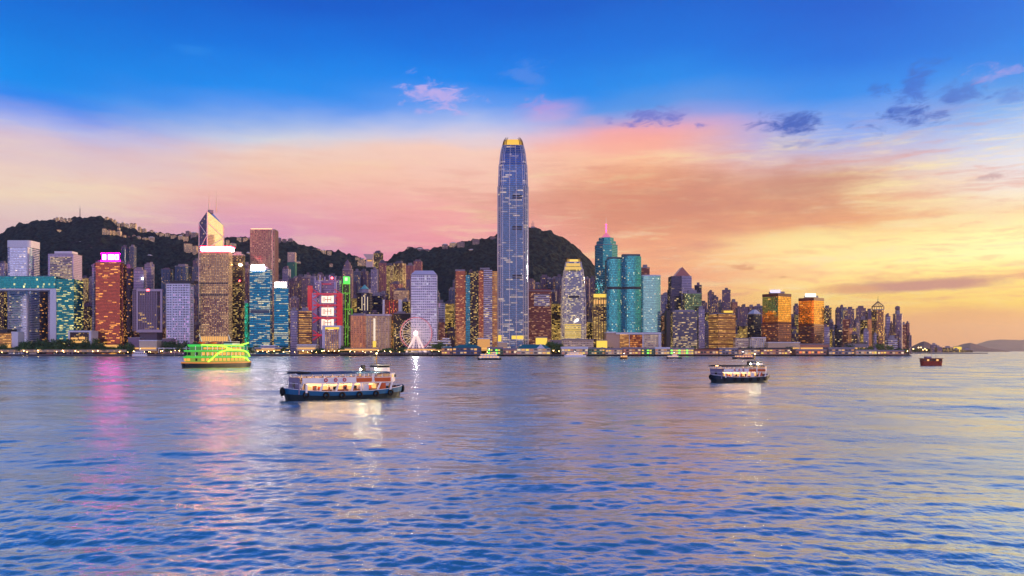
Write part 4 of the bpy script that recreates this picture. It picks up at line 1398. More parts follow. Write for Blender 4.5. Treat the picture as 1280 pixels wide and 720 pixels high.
mb = MB(); mb.prism(pl, z + .02, z + 2); mb.build("parapet", M_white, t)
G("brown_tower", 800.5, 812, 334, 1700, 'brick', "dark brown tower top showing behind the pale aqua wing", asp=.7)
t = empty("hotel_podium", (px_x(798, 1560), 1560, 3), "white framed podium with amber glazed bays under the aqua hotel", "podium")
part(t, "slab", M_white, (770, 826.6, 415.6, 418, 1558, 56), (758, 769.6, 414.6, 416.4, 1560, 50))
part(t, "side_block", plain("beige stone", (196, 166, 150), .7), (758, 774.6, 416.6, 439, 1562, 40))
part(t, "glazed_bay", A['goldslat'], (775, 786.5, 418.2, 439, 1561, 40))
part(t, "glazed_bay", fac("red brown podium glass", (130, 56, 36), (120, 52, 36), 5, 3, .8, .7, .35, AMBER, .9, 3, .4, .2), (787, 803, 418.2, 439, 1562, 40))
part(t, "glazed_bay", A['civic'], (804, 822.5, 418.2, 439, 1561, 40))
part(t, "white_pier", M_white, (786.4, 787, 418.2, 438, 1559.5, 2), (803, 804.6, 418.2, 438, 1559, 3), (823, 826.6, 418.2, 438, 1559, 40))

# --- slate tower with a gable
t = empty("gabled_tower", (px_x(853, 1660), 1660, 3), "slate blue tower with stepped shoulders and a gabled top", "skyscraper")
part(t, "dark_shaft", A['slate'], (839.2, 852, 345, 438, 1662, 34))
part(t, "pale_shaft", A['silver'], (852.2, 864.6, 345, 438, 1660, 34))
part(t, "shoulder", A['silver'], (864.8, 867.4, 360.5, 438, 1664, 28))
part(t, "shoulder", A['slate'], (837.4, 839, 361, 438, 1666, 28))
a, b_ = L(t, 843.5, 345, 1664), L(t, 863, 345, 1664)
mid = L(t, 853, 333.8, 1664)
mb = MB()
mb.v.extend([a, b_, mid, (a[0], a[1] + 30, a[2]), (b_[0], b_[1] + 30, b_[2]), (mid[0], mid[1] + 30, mid[2])])
mb.v = [(x, y, z + .03) for x, y, z in mb.v]
for f_ in ((0, 1, 2), (3, 5, 4), (0, 2, 5, 3), (1, 4, 5, 2)):
    mb.face(f_)
mb.build("gable_roof", plain("red brown gable glass", (120, 84, 96), .25, .5), t)

t = G("colour_glass_block", 853, 877, 366, 1610, fac("green and gold glass", (70, 110, 84), (84, 84, 70), 4.4, 3.2, .9, .7, .14, (1, .7, .2, 1), 1, 2, .8, .1, var=1.4), "green and gold mirrored block before the gabled tower", asp=.7, cat="building")
t = G("slate_office", 838.5, 871.5, 389, 1575, 'slatewide', "wide slate office block with scattered lit rooms below the gabled tower", asp=.4, cat="building", plant=.8, plant_h=3)
part(t, "side_column", M_dark, (833.4, 838.2, 388, 438, 1573, 24))
G("thin_tower", 871.8, 881, 386, 1590, 'silver', "thin silver tower next to the wide slate office block", asp=.8)
# --- amber striped hotel block
t = G("amber_block", 886, 919.3, 391.5, 1560, 'goldslat', "amber striped block with a gold lit roof box", asp=.6, yaw=28, cat="building", plant=0.0)
rings_of(t, 4.4, plain("amber slab edge", (176, 112, 70), .6), 1.6, .9)
part(t, "roof_box", plain("gold lit roof room", (236, 176, 70), .6), (904, 917, 387.5, 391.3, 1566, 14))
part(t, "roof_glow", M_pane_y, (905, 916, 388.6, 390.8, 1565.4, .4))
t = G("pale_roof_tower", 934.5, 951.5, 392, 1680, 'slate', "dark tower with a small pale hipped roof behind the white civic blocks", asp=.8, yaw=30, plant=0.0)
mb = MB(); mb.loft([[(x, y, t.h + .02) for x, y in t.poly], [(x * .3, y * .3, t.h + 9) for x, y in t.poly]]); mb.build("hipped_roof", M_white, t.root)
t = G("civic_block", 916.5, 936, 422.5, 1550, 'civic', "low beige lit civic block beside the white gridded one", asp=.6, cat="building", plant=0.0)
t = G("civic_block", 936.6, 957.5, 421.5, 1545, 'civic', "low white gridded civic block at the foot of the gold mirror tower", asp=.5, cat="building", plant=0.0, roof=M_white)
for i in range(8):
    part(t, "white_fin", M_white, (937.4 + i * 2.4, 938.2 + i * 2.4, 424, 437, 1544, .9))


# --- gold mirror twins
def mirror_twin(px0, px1, top, D, label, sign_px, sign_mat, yaw):
    t = G("mirror_tower", px0, px1, top, D, 'goldmirror', label, asp=0.95, yaw=yaw, plant=0.0, roof=plain("red brown parapet", (110, 44, 34), .5), parapet=6)
    mb = MB(); mb.prism([(x * 1.012, y * 1.012) for x, y in t.poly], t.h * .50, t.h * .53, bot=True); mb.build("red_belt", plain("red belt", (110, 36, 34), .5), t.root)
    mb = MB(); mb.prism([(x * 1.008, y * 1.008) for x, y in t.poly], 0, t.h * .5, top=False)
    mb.build("lower_facade", fac("rose glass lower wall", (150, 106, 96), (110, 70, 72), 4.2, 2.8, .9, .6, .12, AMBER, .7, 3, .85, .12, wob=.08), t.root)
    mb = MB(); mb.prism([(x * .55, y * .55) for x, y in t.poly], t.h, t.h + 5); mb.build("plant_room", M_conc, t.root)
    part(t, "lit_sign", sign_mat, (sign_px[0], sign_px[1], sign_px[2], sign_px[3], D + 6, 3))
    return t


t = mirror_twin(953, 989, 366.5, 1548, "gold mirror glass tower with a pale violet lit sign on its roof", (963.5, 975.5, 362.2, 366), glow("violet white sign", (.72, .66, 1, 1), 1.3), 33)
for px in (962, 968, 973.5, 977):
    mast(t, px, 358.5 + (px % 3), 366, 1575, .5, .3)
t = mirror_twin(998.2, 1030, 371.8, 1570, "gold mirror glass tower with a plain white lit sign on its roof", (1007, 1020, 366.6, 371.2), glow("cream sign", (1, .90, .72, 1), 1.6), 37)

# --- caged crown tower
t = G("caged_tower", 1089.5, 1105.5, 386.5, 1600, fac("golden brown glass", (112, 84, 66), (120, 96, 80), 4.2, 3, .86, .7, .14, GOLD, 1, 2, .8, .12), "golden brown tower under an open steel cage crown and spire", shape='oct', asp=.9, plant=0.0)
cg = plain("cage steel", (110, 86, 76), .5)
for i, (x, y) in enumerate(t.poly):
    mb = MB(); mb.tube((x * .98, y * .98, t.h), (x * .96, y * .96, t.h + 6), .6); mb.tube((x * .96, y * .96, t.h + 6), (0, 0, t.h + 17), .55); mb.build("cage_rib", cg, t.root)
mb = MB(); mb.prism([(x * .99, y * .99) for x, y in t.poly], t.h + 5.6, t.h + 6.6, bot=True); mb.build("cage_ring", cg, t.root)
mb = MB(); mb.tube((0, 0, t.h + 16), (0, 0, t.h + 28), .6, .2); mb.build("spire", cg, t.root)

# --- ball topped tower
t = G("ball_topped_tower", 1116, 1128, 392, 1640, 'mauve', "slender mauve tower crowned by a round ball at the row's end", shape='oct', asp=1.0, plant=0.0)
mb = MB(); mb.prism([(x * .5, y * .5) for x, y in t.poly], t.h, t.h + 7); mb.build("neck", M_conc, t.root)
mb = MB(); mb.ball((0, 0, t.h + 11.5), 5.2, 14, 9); mb.build("roof_ball", plain("mauve ball", (130, 100, 110), .5), t.root)
t = G("low_block", 1106.5, 1122, 423, 1540, 'stripe', "low white striped block under the ball topped tower", asp=.6, cat="building")


# ------------------------------------------------------------------ the towers filling in behind
ANCH = [(30, "behind the lavender drum tower"), (80, "beside the grey framed office tower"), (112, "between gateway block and copper tower"), (160, "behind the copper pink tower"),
        (187, "behind the framed box on its stem"), (225, "behind the white grid tower"), (270, "behind the bronze grid tower"), (330, "behind the tall brown slab"), (368, "near the netted tower"),
        (405, "above the red trussed bank"), (434, "around the green outlined tower"), (456, "behind the teal cone drum"), (478, "behind the brown ribbed hall"), (500, "behind the big wheel"),
        (530, "behind the porthole tower"), (556, "between porthole tower and brown pair"), (590, "behind the brown joined pair"), (640, "behind the giant tower"), (675, "behind the red brown block"),
        (696, "left of the gold crowned sister tower"), (736, "right of the gold crowned sister tower"), (780, "behind the aqua hotel"), (830, "beside the pale aqua wing"),
        (853, "behind the gabled slate tower"), (880, "beside the thin silver tower"), (902, "behind the amber striped block"), (930, "behind the white civic blocks"),
        (970, "behind the violet signed mirror tower"), (994, "between the two gold mirror towers"), (1034, "beside the white signed mirror tower"),
        (1060, "in the far row before the caged tower"), (1097, "around the caged crown tower"), (1124, "around the ball topped tower")]
ADJ = dict(violet="violet", mauve="mauve", rose="rose", goldflat="gold lit", cream="cream", bluegrey="blue grey", dark="dark", darkgold="dark gold lit", silver="pale silver",
           bluehall="blue", slate="slate blue", brick="red brown", navy="navy", redbrown="brown banded", stripe="white striped", whitegrid="white gridded", goldslat="amber lit",
           mauvegrid="mauve gridded", brownhall="brown lit", civic="beige", orangehall="orange", coppersd="dark red", greywin="grey lit")
fills = []
ROOFS = [M_conc, plain("mauve roof", (120, 100, 120), .8), plain("grey roof", (104, 100, 116), .8)]


def fill(px0, px1, top, D, mat, shape='cross', yaw=None, asp=None):
    yaw = random.choice((-18, -8, 0, 8, 16)) if yaw is None else yaw
    asp = random.uniform(.75, 1.05) if asp is None else asp
    t = tower("apartment_tower" if shape == 'cross' else "office_tower", None, px0, px1, top, D, A[mat], shape, asp, yaw, "towers packed behind the waterfront row", "tower",
              plant=random.uniform(.35, .6), plant_h=random.uniform(3.5, 7), roof=random.choice(ROOFS))
    fills.append(((px0 + px1) / 2, t.root, ADJ[mat]))
    return t


for a in [
    (-14, 0, 336, 1750, 'mauve'), (-2, 10, 328, 1800, 'silver'), (-40, -18, 330, 1800, 'mauve'),
    (49.5, 57, 388, 1850, 'bluegrey'), (102.5, 111, 346.5, 1850, 'goldflat'), (110.5, 119, 347.5, 1870, 'silver'), (104, 119, 382, 1760, 'dark', 'rect'),
    (151.5, 161, 309, 2120, 'bluehall'), (161.5, 170.5, 308, 2130, 'bluegrey'), (155, 165, 330, 1900, 'mauve'), (186, 193, 330, 1990, 'silver'),
    (201.5, 216.5, 336, 2050, 'bluehall'), (218.5, 239.5, 332, 2040, 'bluehall'), (240, 250, 333, 2060, 'bluegrey'), (203, 209, 392, 1800, 'mauve'), (241, 249, 372, 1800, 'mauve'), (196, 209, 408, 1720, 'rose', 'rect'),
    (241, 250, 325, 2150, 'violet'), (283, 292, 322, 2040, 'violet'), (291, 306, 317, 1990, 'brick'), (303, 314, 330, 1980, 'violet'), (305, 313, 392, 1740, 'violet'),
    (337, 349, 343, 1760, 'violet'), (353, 363.5, 335.5, 1960, 'silver'), (347, 355, 352, 1900, 'violet'), (361, 372, 351, 1830, 'mauve'), (371, 381, 345, 1900, 'violet'), (366, 377, 347, 1960, 'cream'), (377, 387, 346, 1880, 'mauve'),
    (381, 389, 343, 2010, 'cream'), (388, 397, 344, 1980, 'silver'), (396, 405, 342.5, 2040, 'mauve'), (404, 413, 345, 1990, 'violet'), (412, 421, 344, 2030, 'silver'), (420, 428, 348, 1960, 'mauve'),
    (355, 364, 377, 1760, 'violet'), (362, 375, 372, 1700, 'mauve'), (376, 386, 380, 1680, 'violet'),
    (437, 446, 352, 1960, 'violet'), (441.5, 451, 339, 1990, 'bluegrey'), (450.5, 460.5, 338.5, 2000, 'violet'), (439, 448, 372, 1760, 'darkgold', 'rect'), (460, 468, 343, 1950, 'violet'),
    (463.5, 473.5, 336, 1940, 'silver'), (467, 479, 315.5, 2180, 'dark'), (473, 483, 327.5, 1960, 'rose'), (482.5, 492.5, 331, 1980, 'goldflat'), (491.5, 507.5, 328, 2000, 'goldflat'), (507.5, 518, 331, 1990, 'rose'), (517, 528, 326, 2080, 'rose'),
    (487.5, 504, 354, 1800, 'rose'), (492, 512, 362, 1740, 'brownhall', 'rect'), (465, 479, 369, 1760, 'slate', 'rect'), (474, 486, 367, 1800, 'violet'), (461, 474, 390, 1690, 'dark', 'rect'), (452, 462, 377, 1850, 'violet'),
    (490, 513, 391, 1640, 'dark', 'rect'), (503, 513, 376, 1700, 'dark', 'rect'), (508, 515, 352, 1850, 'mauve'),
    (547, 556.5, 378, 1700, 'whitegrid', 'rect'), (555, 568, 379, 1720, 'darkgold', 'rect'), (561, 570, 361, 1850, 'bluegrey'), (566, 571, 352, 1920, 'violet'), (548, 556, 402, 1620, 'brick', 'rect'), (543, 550, 366, 1950, 'bluegrey'),
    (586, 592, 340, 1750, 'dark', 'rect'), (660, 669, 350, 1950, 'mauve'), (675, 686, 345.5, 1980, 'violet'), (683, 691, 348, 1940, 'slate'), (690, 698, 347, 1990, 'mauve'), (694, 704, 345.5, 1960, 'bluegrey'), (668, 676, 354, 2040, 'bluegrey'),
    (688, 702, 379, 1700, 'darkgold', 'rect'), (688.5, 696, 364, 1800, 'violet'), (694.5, 703.5, 361, 1830, 'mauve'),
    (730, 737.5, 348, 1960, 'mauve'), (736.5, 745, 347.5, 1990, 'violet'), (729, 737, 377, 1760, 'violet'), (735.5, 744, 384, 1720, 'mauve'), (732, 742, 402, 1660, 'dark', 'rect'), (728, 734, 360, 1870, 'bluegrey'),
    (826, 840, 368, 1880, 'silver'), (826, 834, 394, 1720, 'brick', 'rect'), (832, 840, 380, 1800, 'violet'), (868, 877.5, 356, 1800, 'slate', 'rect'), (874, 884, 378, 1850, 'violet'), (879, 888, 390, 1750, 'dark'), (864, 870, 371, 1880, 'violet'),
    (884.5, 892.5, 365, 1950, 'mauve'), (888, 898, 371, 1900, 'violet'), (897, 904, 377.5, 1970, 'bluegrey'), (902.5, 913.5, 362, 1920, 'violet', 'rect'), (912, 922, 377, 1960, 'rose'), (879, 887, 405, 1660, 'silver', 'rect'),
    (919, 928, 385, 1850, 'mauve'), (924.5, 935, 383.5, 1880, 'violet', 'rect'), (934, 944, 383, 1980, 'mauve'), (943, 953, 382, 1960, 'bluegrey'), (918, 926, 402, 1760, 'violet', 'rect'), (926, 935, 405, 1700, 'cream', 'rect'), (950, 956, 388, 1900, 'violet'),
    (986, 993.5, 395, 1800, 'violet'), (991.5, 999, 382, 1850, 'mauve'), (993, 1000, 392, 1780, 'dark'), (987, 999, 411, 1680, 'darkgold', 'rect'),
    (1028.5, 1039.5, 384.5, 1780, 'dark', 'rect'), (1027, 1037, 408, 1600, 'silver', 'rect'), (1036, 1042, 402, 1720, 'violet'), (1040, 1046, 408, 1680, 'bluegrey', 'rect'),
    (1044, 1050.5, 387, 1780, 'violet'), (1049, 1055.5, 384, 1800, 'bluegrey', 'rect'), (1054, 1060, 387, 1760, 'goldflat', 'rect'), (1057, 1068, 386, 1830, 'mauve'), (1053, 1063, 398, 1680, 'brick', 'rect'), (1060, 1066, 409, 1600, 'orangehall', 'rect'),
    (1067, 1072, 400, 1700, 'violet', 'rect'), (1069.5, 1082.5, 385, 1850, 'mauve'), (1070.5, 1075, 402, 1640, 'cream', 'rect'), (1082, 1091, 388.5, 1830, 'violet'), (1075, 1084, 399, 1720, 'dark'), (1084, 1090, 398, 1690, 'orangehall', 'rect'), (1091, 1098, 418, 1600, 'silver', 'rect'), (1079, 1086, 413, 1590, 'silver', 'rect'),
    (1043.5, 1052, 405, 1640, 'slate', 'rect'), (1064, 1072, 417, 1580, 'dark', 'rect'),
    (1105.5, 1108, 410, 1640, 'violet', 'rect'), (1106.5, 1113, 395, 1700, 'silver', 'rect'), (1112, 1116.5, 404, 1660, 'mauve', 'rect'), (1127, 1132.5, 405, 1680, 'brick', 'rect'), (1132, 1137, 403.5, 1720, 'rose'), (1122, 1127, 418, 1600, 'violet', 'rect'), (1134, 1139.5, 419, 1690, 'violet', 'rect'), (1121, 1126, 400, 1720, 'violet'),
]:
    fill(*a)
for t_ in (-80, -62, -110):
    fill(t_, t_ + 15, 340 + abs(t_ + 80) / 4, 1800, random.choice(('mauve', 'silver', 'violet')))
# lower blocks between the tall ones, seen only through the gaps
for px in range(130, 1130, 11):
    w = random.uniform(9, 13)
    fill(px, px + w, random.uniform(399, 417), random.uniform(1660, 1720), random.choice(('dark', 'darkgold', 'mauve', 'violet', 'rose', 'brownhall', 'brick', 'darkgold')), 'rect', 0, .8)
cluster(fills, ANCH, "tower")

# ------------------------------------------------------------------ houses and blocks on the slopes
A['villa'] = fac("cream villa wall", (70, 66, 80), (204, 170, 138), 3.6, 4.0, .5, .5, .4, (1, .55, .16, 1), 2.0, 1, .3, .25)
A['villad'] = fac("mauve villa wall", (60, 52, 66), (150, 120, 122), 3.6, 4.0, .5, .5, .14, (1, .7, .3, 1), 1.2, 1, .3, .25)
houses = []
M_roofv = plain("tiled villa roof", (150, 104, 88), .8)


def house(px0, px1, py0, py1, tab='L', mat='villa', dd=0):
    """a block on the slope: its bearing, its top and the row of its foot give the depth on the hillside"""
    px = (px0 + px1) / 2
    tabs, DR = (RIDGE_L, 3300.0) if tab == 'L' else (RIDGE_R, 3050.0)
    Ds = np.linspace(DS + 60, DR + 20, 240)
    z, _ = terrain((px - 640) / F * Ds, Ds)
    rows = HZ - (z - CH) / Ds * F
    ok = np.where(rows <= py1)[0]
    D = float(Ds[ok[0]]) if len(ok) else DR
    D += dd
    z0 = float(terrain(np.array([px_x(px, D)]), np.array([D]))[0][0])
    py0 += random.uniform(-.5, 1.6)
    px0 += random.uniform(-.4, .5); px1 += random.uniform(-.6, .5)
    t = tower("hillside_house" if px1 - px0 < 7 else "hillside_block", None, px0, px1, py0, D, A[mat], 'rect', random.uniform(.5, .9), random.choice((-14, 0, 10, 20)),
              "houses along the hill", "house", plant=.55, plant_h=2.4, bottom=z0 - 6, roof=random.choice((M_conc, M_roofv, M_white)), parapet=1.0)
    houses.append((px, t.root, "cream" if mat == 'villa' else "mauve"))


for a in [
    (66, 69.8, 272, 276.5), (70, 73.6, 271.5, 276.5), (74.5, 79, 271.5, 276.5), (79.4, 84, 272, 277), (84.4, 89, 272.5, 277), (89.4, 94.5, 273.5, 277),
    (69.5, 77.5, 286, 289.5), (95, 103, 302.5, 305.5), (103.5, 112, 304, 306.5), (110, 117, 309, 312),
    (131, 136, 271.5, 278), (136.5, 141, 272.5, 279), (141.5, 146, 273.5, 281), (146, 150, 277, 283), (151, 156, 277, 284), (156, 161, 279, 286), (162, 167, 278.5, 286), (167, 171, 280, 287),
    (128, 133, 286, 293.5), (133.5, 139, 286.5, 295), (139.5, 145, 287.5, 296), (145.5, 152, 288, 297), (153, 158, 294, 298), (158.5, 163, 295, 299),
    (146, 151, 283, 288), (172, 177, 283, 289), (177.5, 183, 286, 291), (165, 170, 294, 299), (170.5, 176, 295, 300), (177, 185, 296, 301), (185.5, 193, 296, 302),
    (187, 192, 288, 293), (192.5, 198, 289, 294), (199, 205, 290, 295.5), (206, 213, 291, 297), (213.5, 222, 293, 299), (222.5, 229, 295, 301), (229.5, 236, 295, 303),
    (229.5, 240, 304, 319), (240.5, 248, 307, 320), (184, 191, 318, 321),
    (282, 287, 300, 306), (280, 284, 312, 318), (287, 295, 303, 312), (296, 302, 297, 301), (303, 309, 297.5, 301.5), (308, 313, 316, 320),
    (390, 395, 311, 314.5), (395.5, 401, 311.5, 315.5), (401.5, 408, 313, 317), (408.5, 414, 313.5, 318), (345, 351, 322, 327), (370, 376, 326, 330), (412, 417, 330, 332),
    (444, 450, 321.5, 326), (450.5, 456, 323, 328),
]:
    house(*a)
for a in [
    (226, 231, 290, 295, 'L', 'villad'), (232, 238, 289, 295, 'L', 'villad'), (238.5, 248, 290, 297, 'L', 'villad'), (310, 314, 296, 301, 'L', 'villad'), (347, 352, 297.5, 303, 'L', 'villad'), (352.5, 359, 298, 304, 'L', 'villad'), (359.5, 366, 298.5, 305, 'L', 'villad'),
    (508.5, 512.5, 308, 314, 'R', 'villad'), (516.5, 521, 309, 314, 'R', 'villad'), (521.5, 529, 310.5, 315, 'R', 'villad'), (529.5, 538, 311, 315, 'R', 'villad'),
    (552, 559.5, 305, 312, 'R', 'villad'), (561.5, 571, 303.5, 309, 'R', 'villa'), (571.5, 581.5, 303, 309, 'R', 'villad'), (590, 600, 298.5, 304, 'R', 'villad'), (612.5, 621, 295, 300, 'R', 'villad'),
    (570, 580.5, 311.5, 313.5, 'R', 'villa'), (586, 593, 311.5, 313.5, 'R', 'villa'), (480, 483, 333, 336, 'R', 'villa'),
]:
    house(*a)
HA = [(80, "on the ridge under the radio mast"), (105, "low on the slope beside the grey tower"), (142, "on the ridge above the copper tower"), (165, "in the ridge village above the copper tower"), (190, "in the ridge village above the framed box"),
      (220, "along the ridge towards the prism tower"), (242, "on the slope beside the prism tower"), (295, "between the prism tower and brown slab"), (352, "on the ridge beside the brown slab"), (403, "on the saddle above the trussed bank"),
      (450, "beside the wedge topped lookout"), (525, "on the ridge above the porthole tower"), (572, "on the ridge above the brown pair"), (610, "on the ridge touching the giant tower")]
cluster(houses, HA, "house")

# --- radio masts and the lookout building on the saddle
t = empty("radio_mast", (px_x(100, 3290), 3290, px_z(272, 3290) - 6), "tall thin radio mast on the top of the hill", "mast")
mb = MB(); z = px_z(256, 3290) - t.location.z
mb.tube((0, 0, 0), (0, 0, z * .75), 1.6, 1.2); mb.build("mast_pole", plain("dark mast steel", (70, 62, 80), .6), t)
mb = MB(); mb.tube((0, 0, z * .75), (0, 0, z), .9, .5); mb.build("antenna", M_steel, t)
t = empty("radio_mast", (px_x(666, 3045), 3045, px_z(285, 3045) - 6), "short relay mast with dishes on the peak right of the giant tower", "mast")
z = px_z(276, 3045) - t.location.z
for dx, k in ((-4, .75), (0, 1.0), (4, .8)):
    mb = MB(); mb.tube((dx, 0, 0), (dx, 0, z * k), 1.1, .7); mb.build("mast_pole", M_conc, t)
mb = MB(); mb.box((0, 0, 6), (16, 10, 10)); mb.build("relay_room", M_conc, t)

D = 2500
t = empty("lookout_building", (px_x(461, D), D, px_z(334, D)), "pale lookout building with a boat shaped wedge roof on the saddle", "lookout")
Wm = plain("pale lookout cladding", (226, 200, 190), .5)
part(t, "stem", Wm, (457.5, 466, 324, 334, D + 4, 20))
mb = MB()
a = [L(t, p, y, D) for p, y in ((454, 317.5), (467.5, 317.8), (465.5, 324), (458.5, 324))]
mb.v = [*a, *[(x, y + 34, z) for x, y, z in a]]
for f_ in ((3, 2, 1, 0), (4, 5, 6, 7), (0, 1, 5, 4), (2, 3, 7, 6), (1, 2, 6, 5), (3, 0, 4, 7)):
    mb.face(f_)
mb.build("wedge_roof", Wm, t)
part(t, "lit_gallery", M_pane, (459.2, 465, 325, 326.6, D + 3.4, .5))
part(t, "lower_terrace", A['villa'], (447, 457.2, 326.5, 332, D + 6, 20))


# ------------------------------------------------------------------ the big wheel
def big_wheel():
    Dw = 1528.0
    cx, cz = px_x(520.2, Dw), px_z(416.5, Dw)
    rx = 19.6 / F * Dw
    t = empty("ferris_wheel", (cx, Dw, 3), "big white spoked wheel with a blazing white hub light on the waterfront", "ferris wheel")
    ws = plain("white wheel steel", (232, 206, 208), .4)
    wl = glow("lamp lined white steel", (1, .70, .66, 1), 1.15, False)
    rs_ = glow("red lit rim", (1, .22, .26, 1), .8, False)
    c = (0, 0, cz - 3)
    for dy in (-1.6, 1.6):
        mb = MB(); mb.torus((0, dy, c[2]), rx, .55, (1, 0, 0), (0, 0, 1), 60, 6); mb.build("rim", rs_, t)
        mb = MB(); mb.torus((0, dy, c[2]), rx * .88, .32, (1, 0, 0), (0, 0, 1), 60, 5); mb.build("inner_rim", ws, t)
    for i in range(28):
        a = 2 * math.pi * i / 28
        mb = MB(); s_ = 1 if i % 2 else -1
        mb.tube((2 * math.cos(a), s_ * 2.6, c[2] + 2 * math.sin(a)), (rx * math.cos(a), s_ * 1.6, c[2] + rx * math.sin(a)), .30, n=5)
        mb.build("spoke", wl, t)
    gm_ = plain("pale gondola shell", (206, 180, 190), .35)
    gg = plain("dark gondola glass", (40, 40, 60), .1)
    for i in range(42):
        a = 2 * math.pi * i / 42
        gx, gz = (rx + 1.6) * math.cos(a), c[2] + (rx + 1.6) * math.sin(a) - 1.0
        mb = MB(); mb.loft([[(gx + x * w, y * w, gz + h) for x, y in unit_poly('round', 1.0)] for h, w in ((-1.3, 1.2), (-.6, 2.4), (.6, 2.4), (1.3, 1.4))], bot=True)
        o = mb.build("gondola", gm_, t)
        mb = MB(); mb.box((gx, 0, gz + .15), (2.5, 2.5, .8)); mb.build("gondola_window", gg, o)
    mb = MB(); mb.tube((0, -5, c[2]), (0, 5, c[2]), 2.2, 2.2, 12); mb.build("hub", ws, t)
    mb = MB(); mb.ball((0, -6.2, c[2]), 3.4, 14, 9); mb.build("hub_light", glow("hub floodlight", (1, .86, .84, 1), 90), t)
    for s_ in (-1, 1):
        for y in (-5.5, 5.5):
            mb = MB(); mb.tube((s_ * 20, y * 2.1, 0), (0, y, c[2]), 1.3, 1.0, 8); mb.build("leg", wl, t)
            mb = MB(); mb.tube((s_ * 9, y * 2.1, 0), (0, y, c[2]), .55, .5, 8); mb.build("inner_leg", wl, t)
    mb = MB(); mb.box((0, 0, 1.2), (46, 26, 2.4)); mb.build("platform", M_white, t)
    mb = MB(); mb.box((-4, -12, 3.6), (16, 3, 2.4)); mb.build("boarding_hall", M_pane_w, t)


big_wheel()


# ------------------------------------------------------------------ piers and sheds along the water's edge
M_teal = plain("teal roof tiles", (34, 128, 128), .55)
M_cream = plain("cream pier wall", (214, 190, 160), .6)
M_pile = plain("wet timber pile", (44, 36, 38), .8)
M_deck = plain("pier deck", (96, 84, 82), .8)
M_rose = plain("rose pier wall", (190, 130, 110), .6)
M_green = plain("green pier wall", (96, 140, 100), .6)
M_greyroof = plain("grey pier roof", (140, 128, 138), .6)


def hip(mb, x0, x1, y0, y1, z0, z1, over=1.0, flat=0.25):
    x0, x1, y0, y1 = x0 - over, x1 + over, y0 - over, y1 + over
    d = min((y1 - y0) / 2 * (1 - flat), (x1 - x0) / 2 * (1 - flat))
    mb.loft([[(x0, y0, z0), (x1, y0, z0), (x1, y1, z0), (x0, y1, z0)], [(x0 + d, y0 + d, z1), (x1 - d, y0 + d, z1), (x1 - d, y1 - d, z1), (x0 + d, y1 - d, z1)]], bot=True)


def pier(name, label, px0, px1, top, eave, D, depth, wall, roof, lit, cat="pier", bays=8, storeys=2, gable=None, flat=False, lit_h=(.25, .75)):
    """a shed on piles: px0-px1 wide, its roof from row eave up to row top"""
    xa, xb = px_x(px0, D), px_x(px1, D)
    t = empty(name, ((xa + xb) / 2, D + depth / 2, 0), label, cat)
    hw, hd = (xb - xa) / 2, depth / 2
    ze, zt = px_z(eave, D), px_z(top, D)
    mb = MB(); mb.box((0, 0, 2.6), (hw * 2 + 2, depth + 2, 1.0)); mb.build("deck", M_deck, t)
    n = max(4, int(hw * 2 / 9))
    for i in range(n):
        mb = MB(); x = -hw + (i + .5) * hw * 2 / n; mb.tube((x, -hd, -2), (x, -hd, 2.2), .7, n=6); mb.build("pile", M_pile, t)
    mb = MB(); mb.box((0, 0, (3.1 + ze) / 2), (hw * 2, depth, ze - 3.1)); mb.build("wall", wall, t)
    mb = MB()
    if flat:
        mb.box((0, 0, (ze + zt) / 2 + .02), (hw * 2 + 1.6, depth + 1.6, max(.6, zt - ze)))
    else:
        hip(mb, -hw, hw, -hd, hd, ze + .02, zt)
    mb.build("roof", roof, t)
    hs = (ze - 3.1) / storeys
    for s_ in range(storeys):
        for i in range(bays):
            x0 = -hw + (i + .12) * hw * 2 / bays
            x1 = -hw + (i + .88) * hw * 2 / bays
            mb = MB()
            z0 = 3.1 + hs * (s_ + lit_h[0] + random.uniform(-.05, .12))
            z1 = 3.1 + hs * (s_ + lit_h[1])
            mb.box(((x0 + x1) / 2, -hd - .12, (z0 + z1) / 2), (x1 - x0, .3, z1 - z0))
            mt = lit[(i * 7 + s_ * 3 + int(px0)) % len(lit)]
            mb.build("window", mt, t)
    if gable:
        gx = L(t, gable, top, D)[0]
        mb = MB()
        mb.v = [(gx - 8, -hd - 1.6, ze), (gx + 8, -hd - 1.6, ze), (gx, -hd - 1.6, zt + .5), (gx - 8, 0, ze), (gx + 8, 0, ze), (gx, 0, zt + .5)]
        for f_ in ((0, 1, 2), (3, 5, 4), (0, 2, 5, 3), (1, 4, 5, 2), (0, 3, 4, 1)):
            mb.face(f_)
        mb.build("gable", M_white, t)
    return t


M_dkpane = plain("dark pier glass", (40, 44, 58), .15)
P1 = glow("dim amber glazing", (1, .42, .12, 1), .5, False)
P2 = glow("dim cream glazing", (1, .66, .42, 1), .55, False)
P3 = glow("dim rose glazing", (1, .36, .24, 1), .45, False)
LITS = [M_pane, M_pane_w, M_dkpane, P1, P2, M_dkpane, P3, M_pane_y]
LITD = [M_dkpane, M_dkpane, P1, M_dkpane, P2, M_pane]
LITG = [glow("green lit glazing", (.22, 1, .08, 1), 2.2), M_pane_y, M_dkpane]
BLUE = plain("blue grey pier wall", (70, 84, 120), .5)
DP = 1470
pier("ferry_pier", "teal roofed blue grey ferry pier left of the moored ferry", 566, 601, 430.8, 434.5, DP, 30, BLUE, M_teal, LITD, gable=None)
pier("ferry_pier", "teal roofed gabled ferry pier glowing gold right of the giant tower's foot", 646, 688, 430.5, 435.5, DP, 32, M_cream, M_teal, LITS, gable=676)
pier("ferry_pier", "small teal roofed landing between the white terraces and the blue grey pier", 552, 565.5, 432.8, 435, DP + 6, 24, M_rose, M_teal, LITS, bays=4)
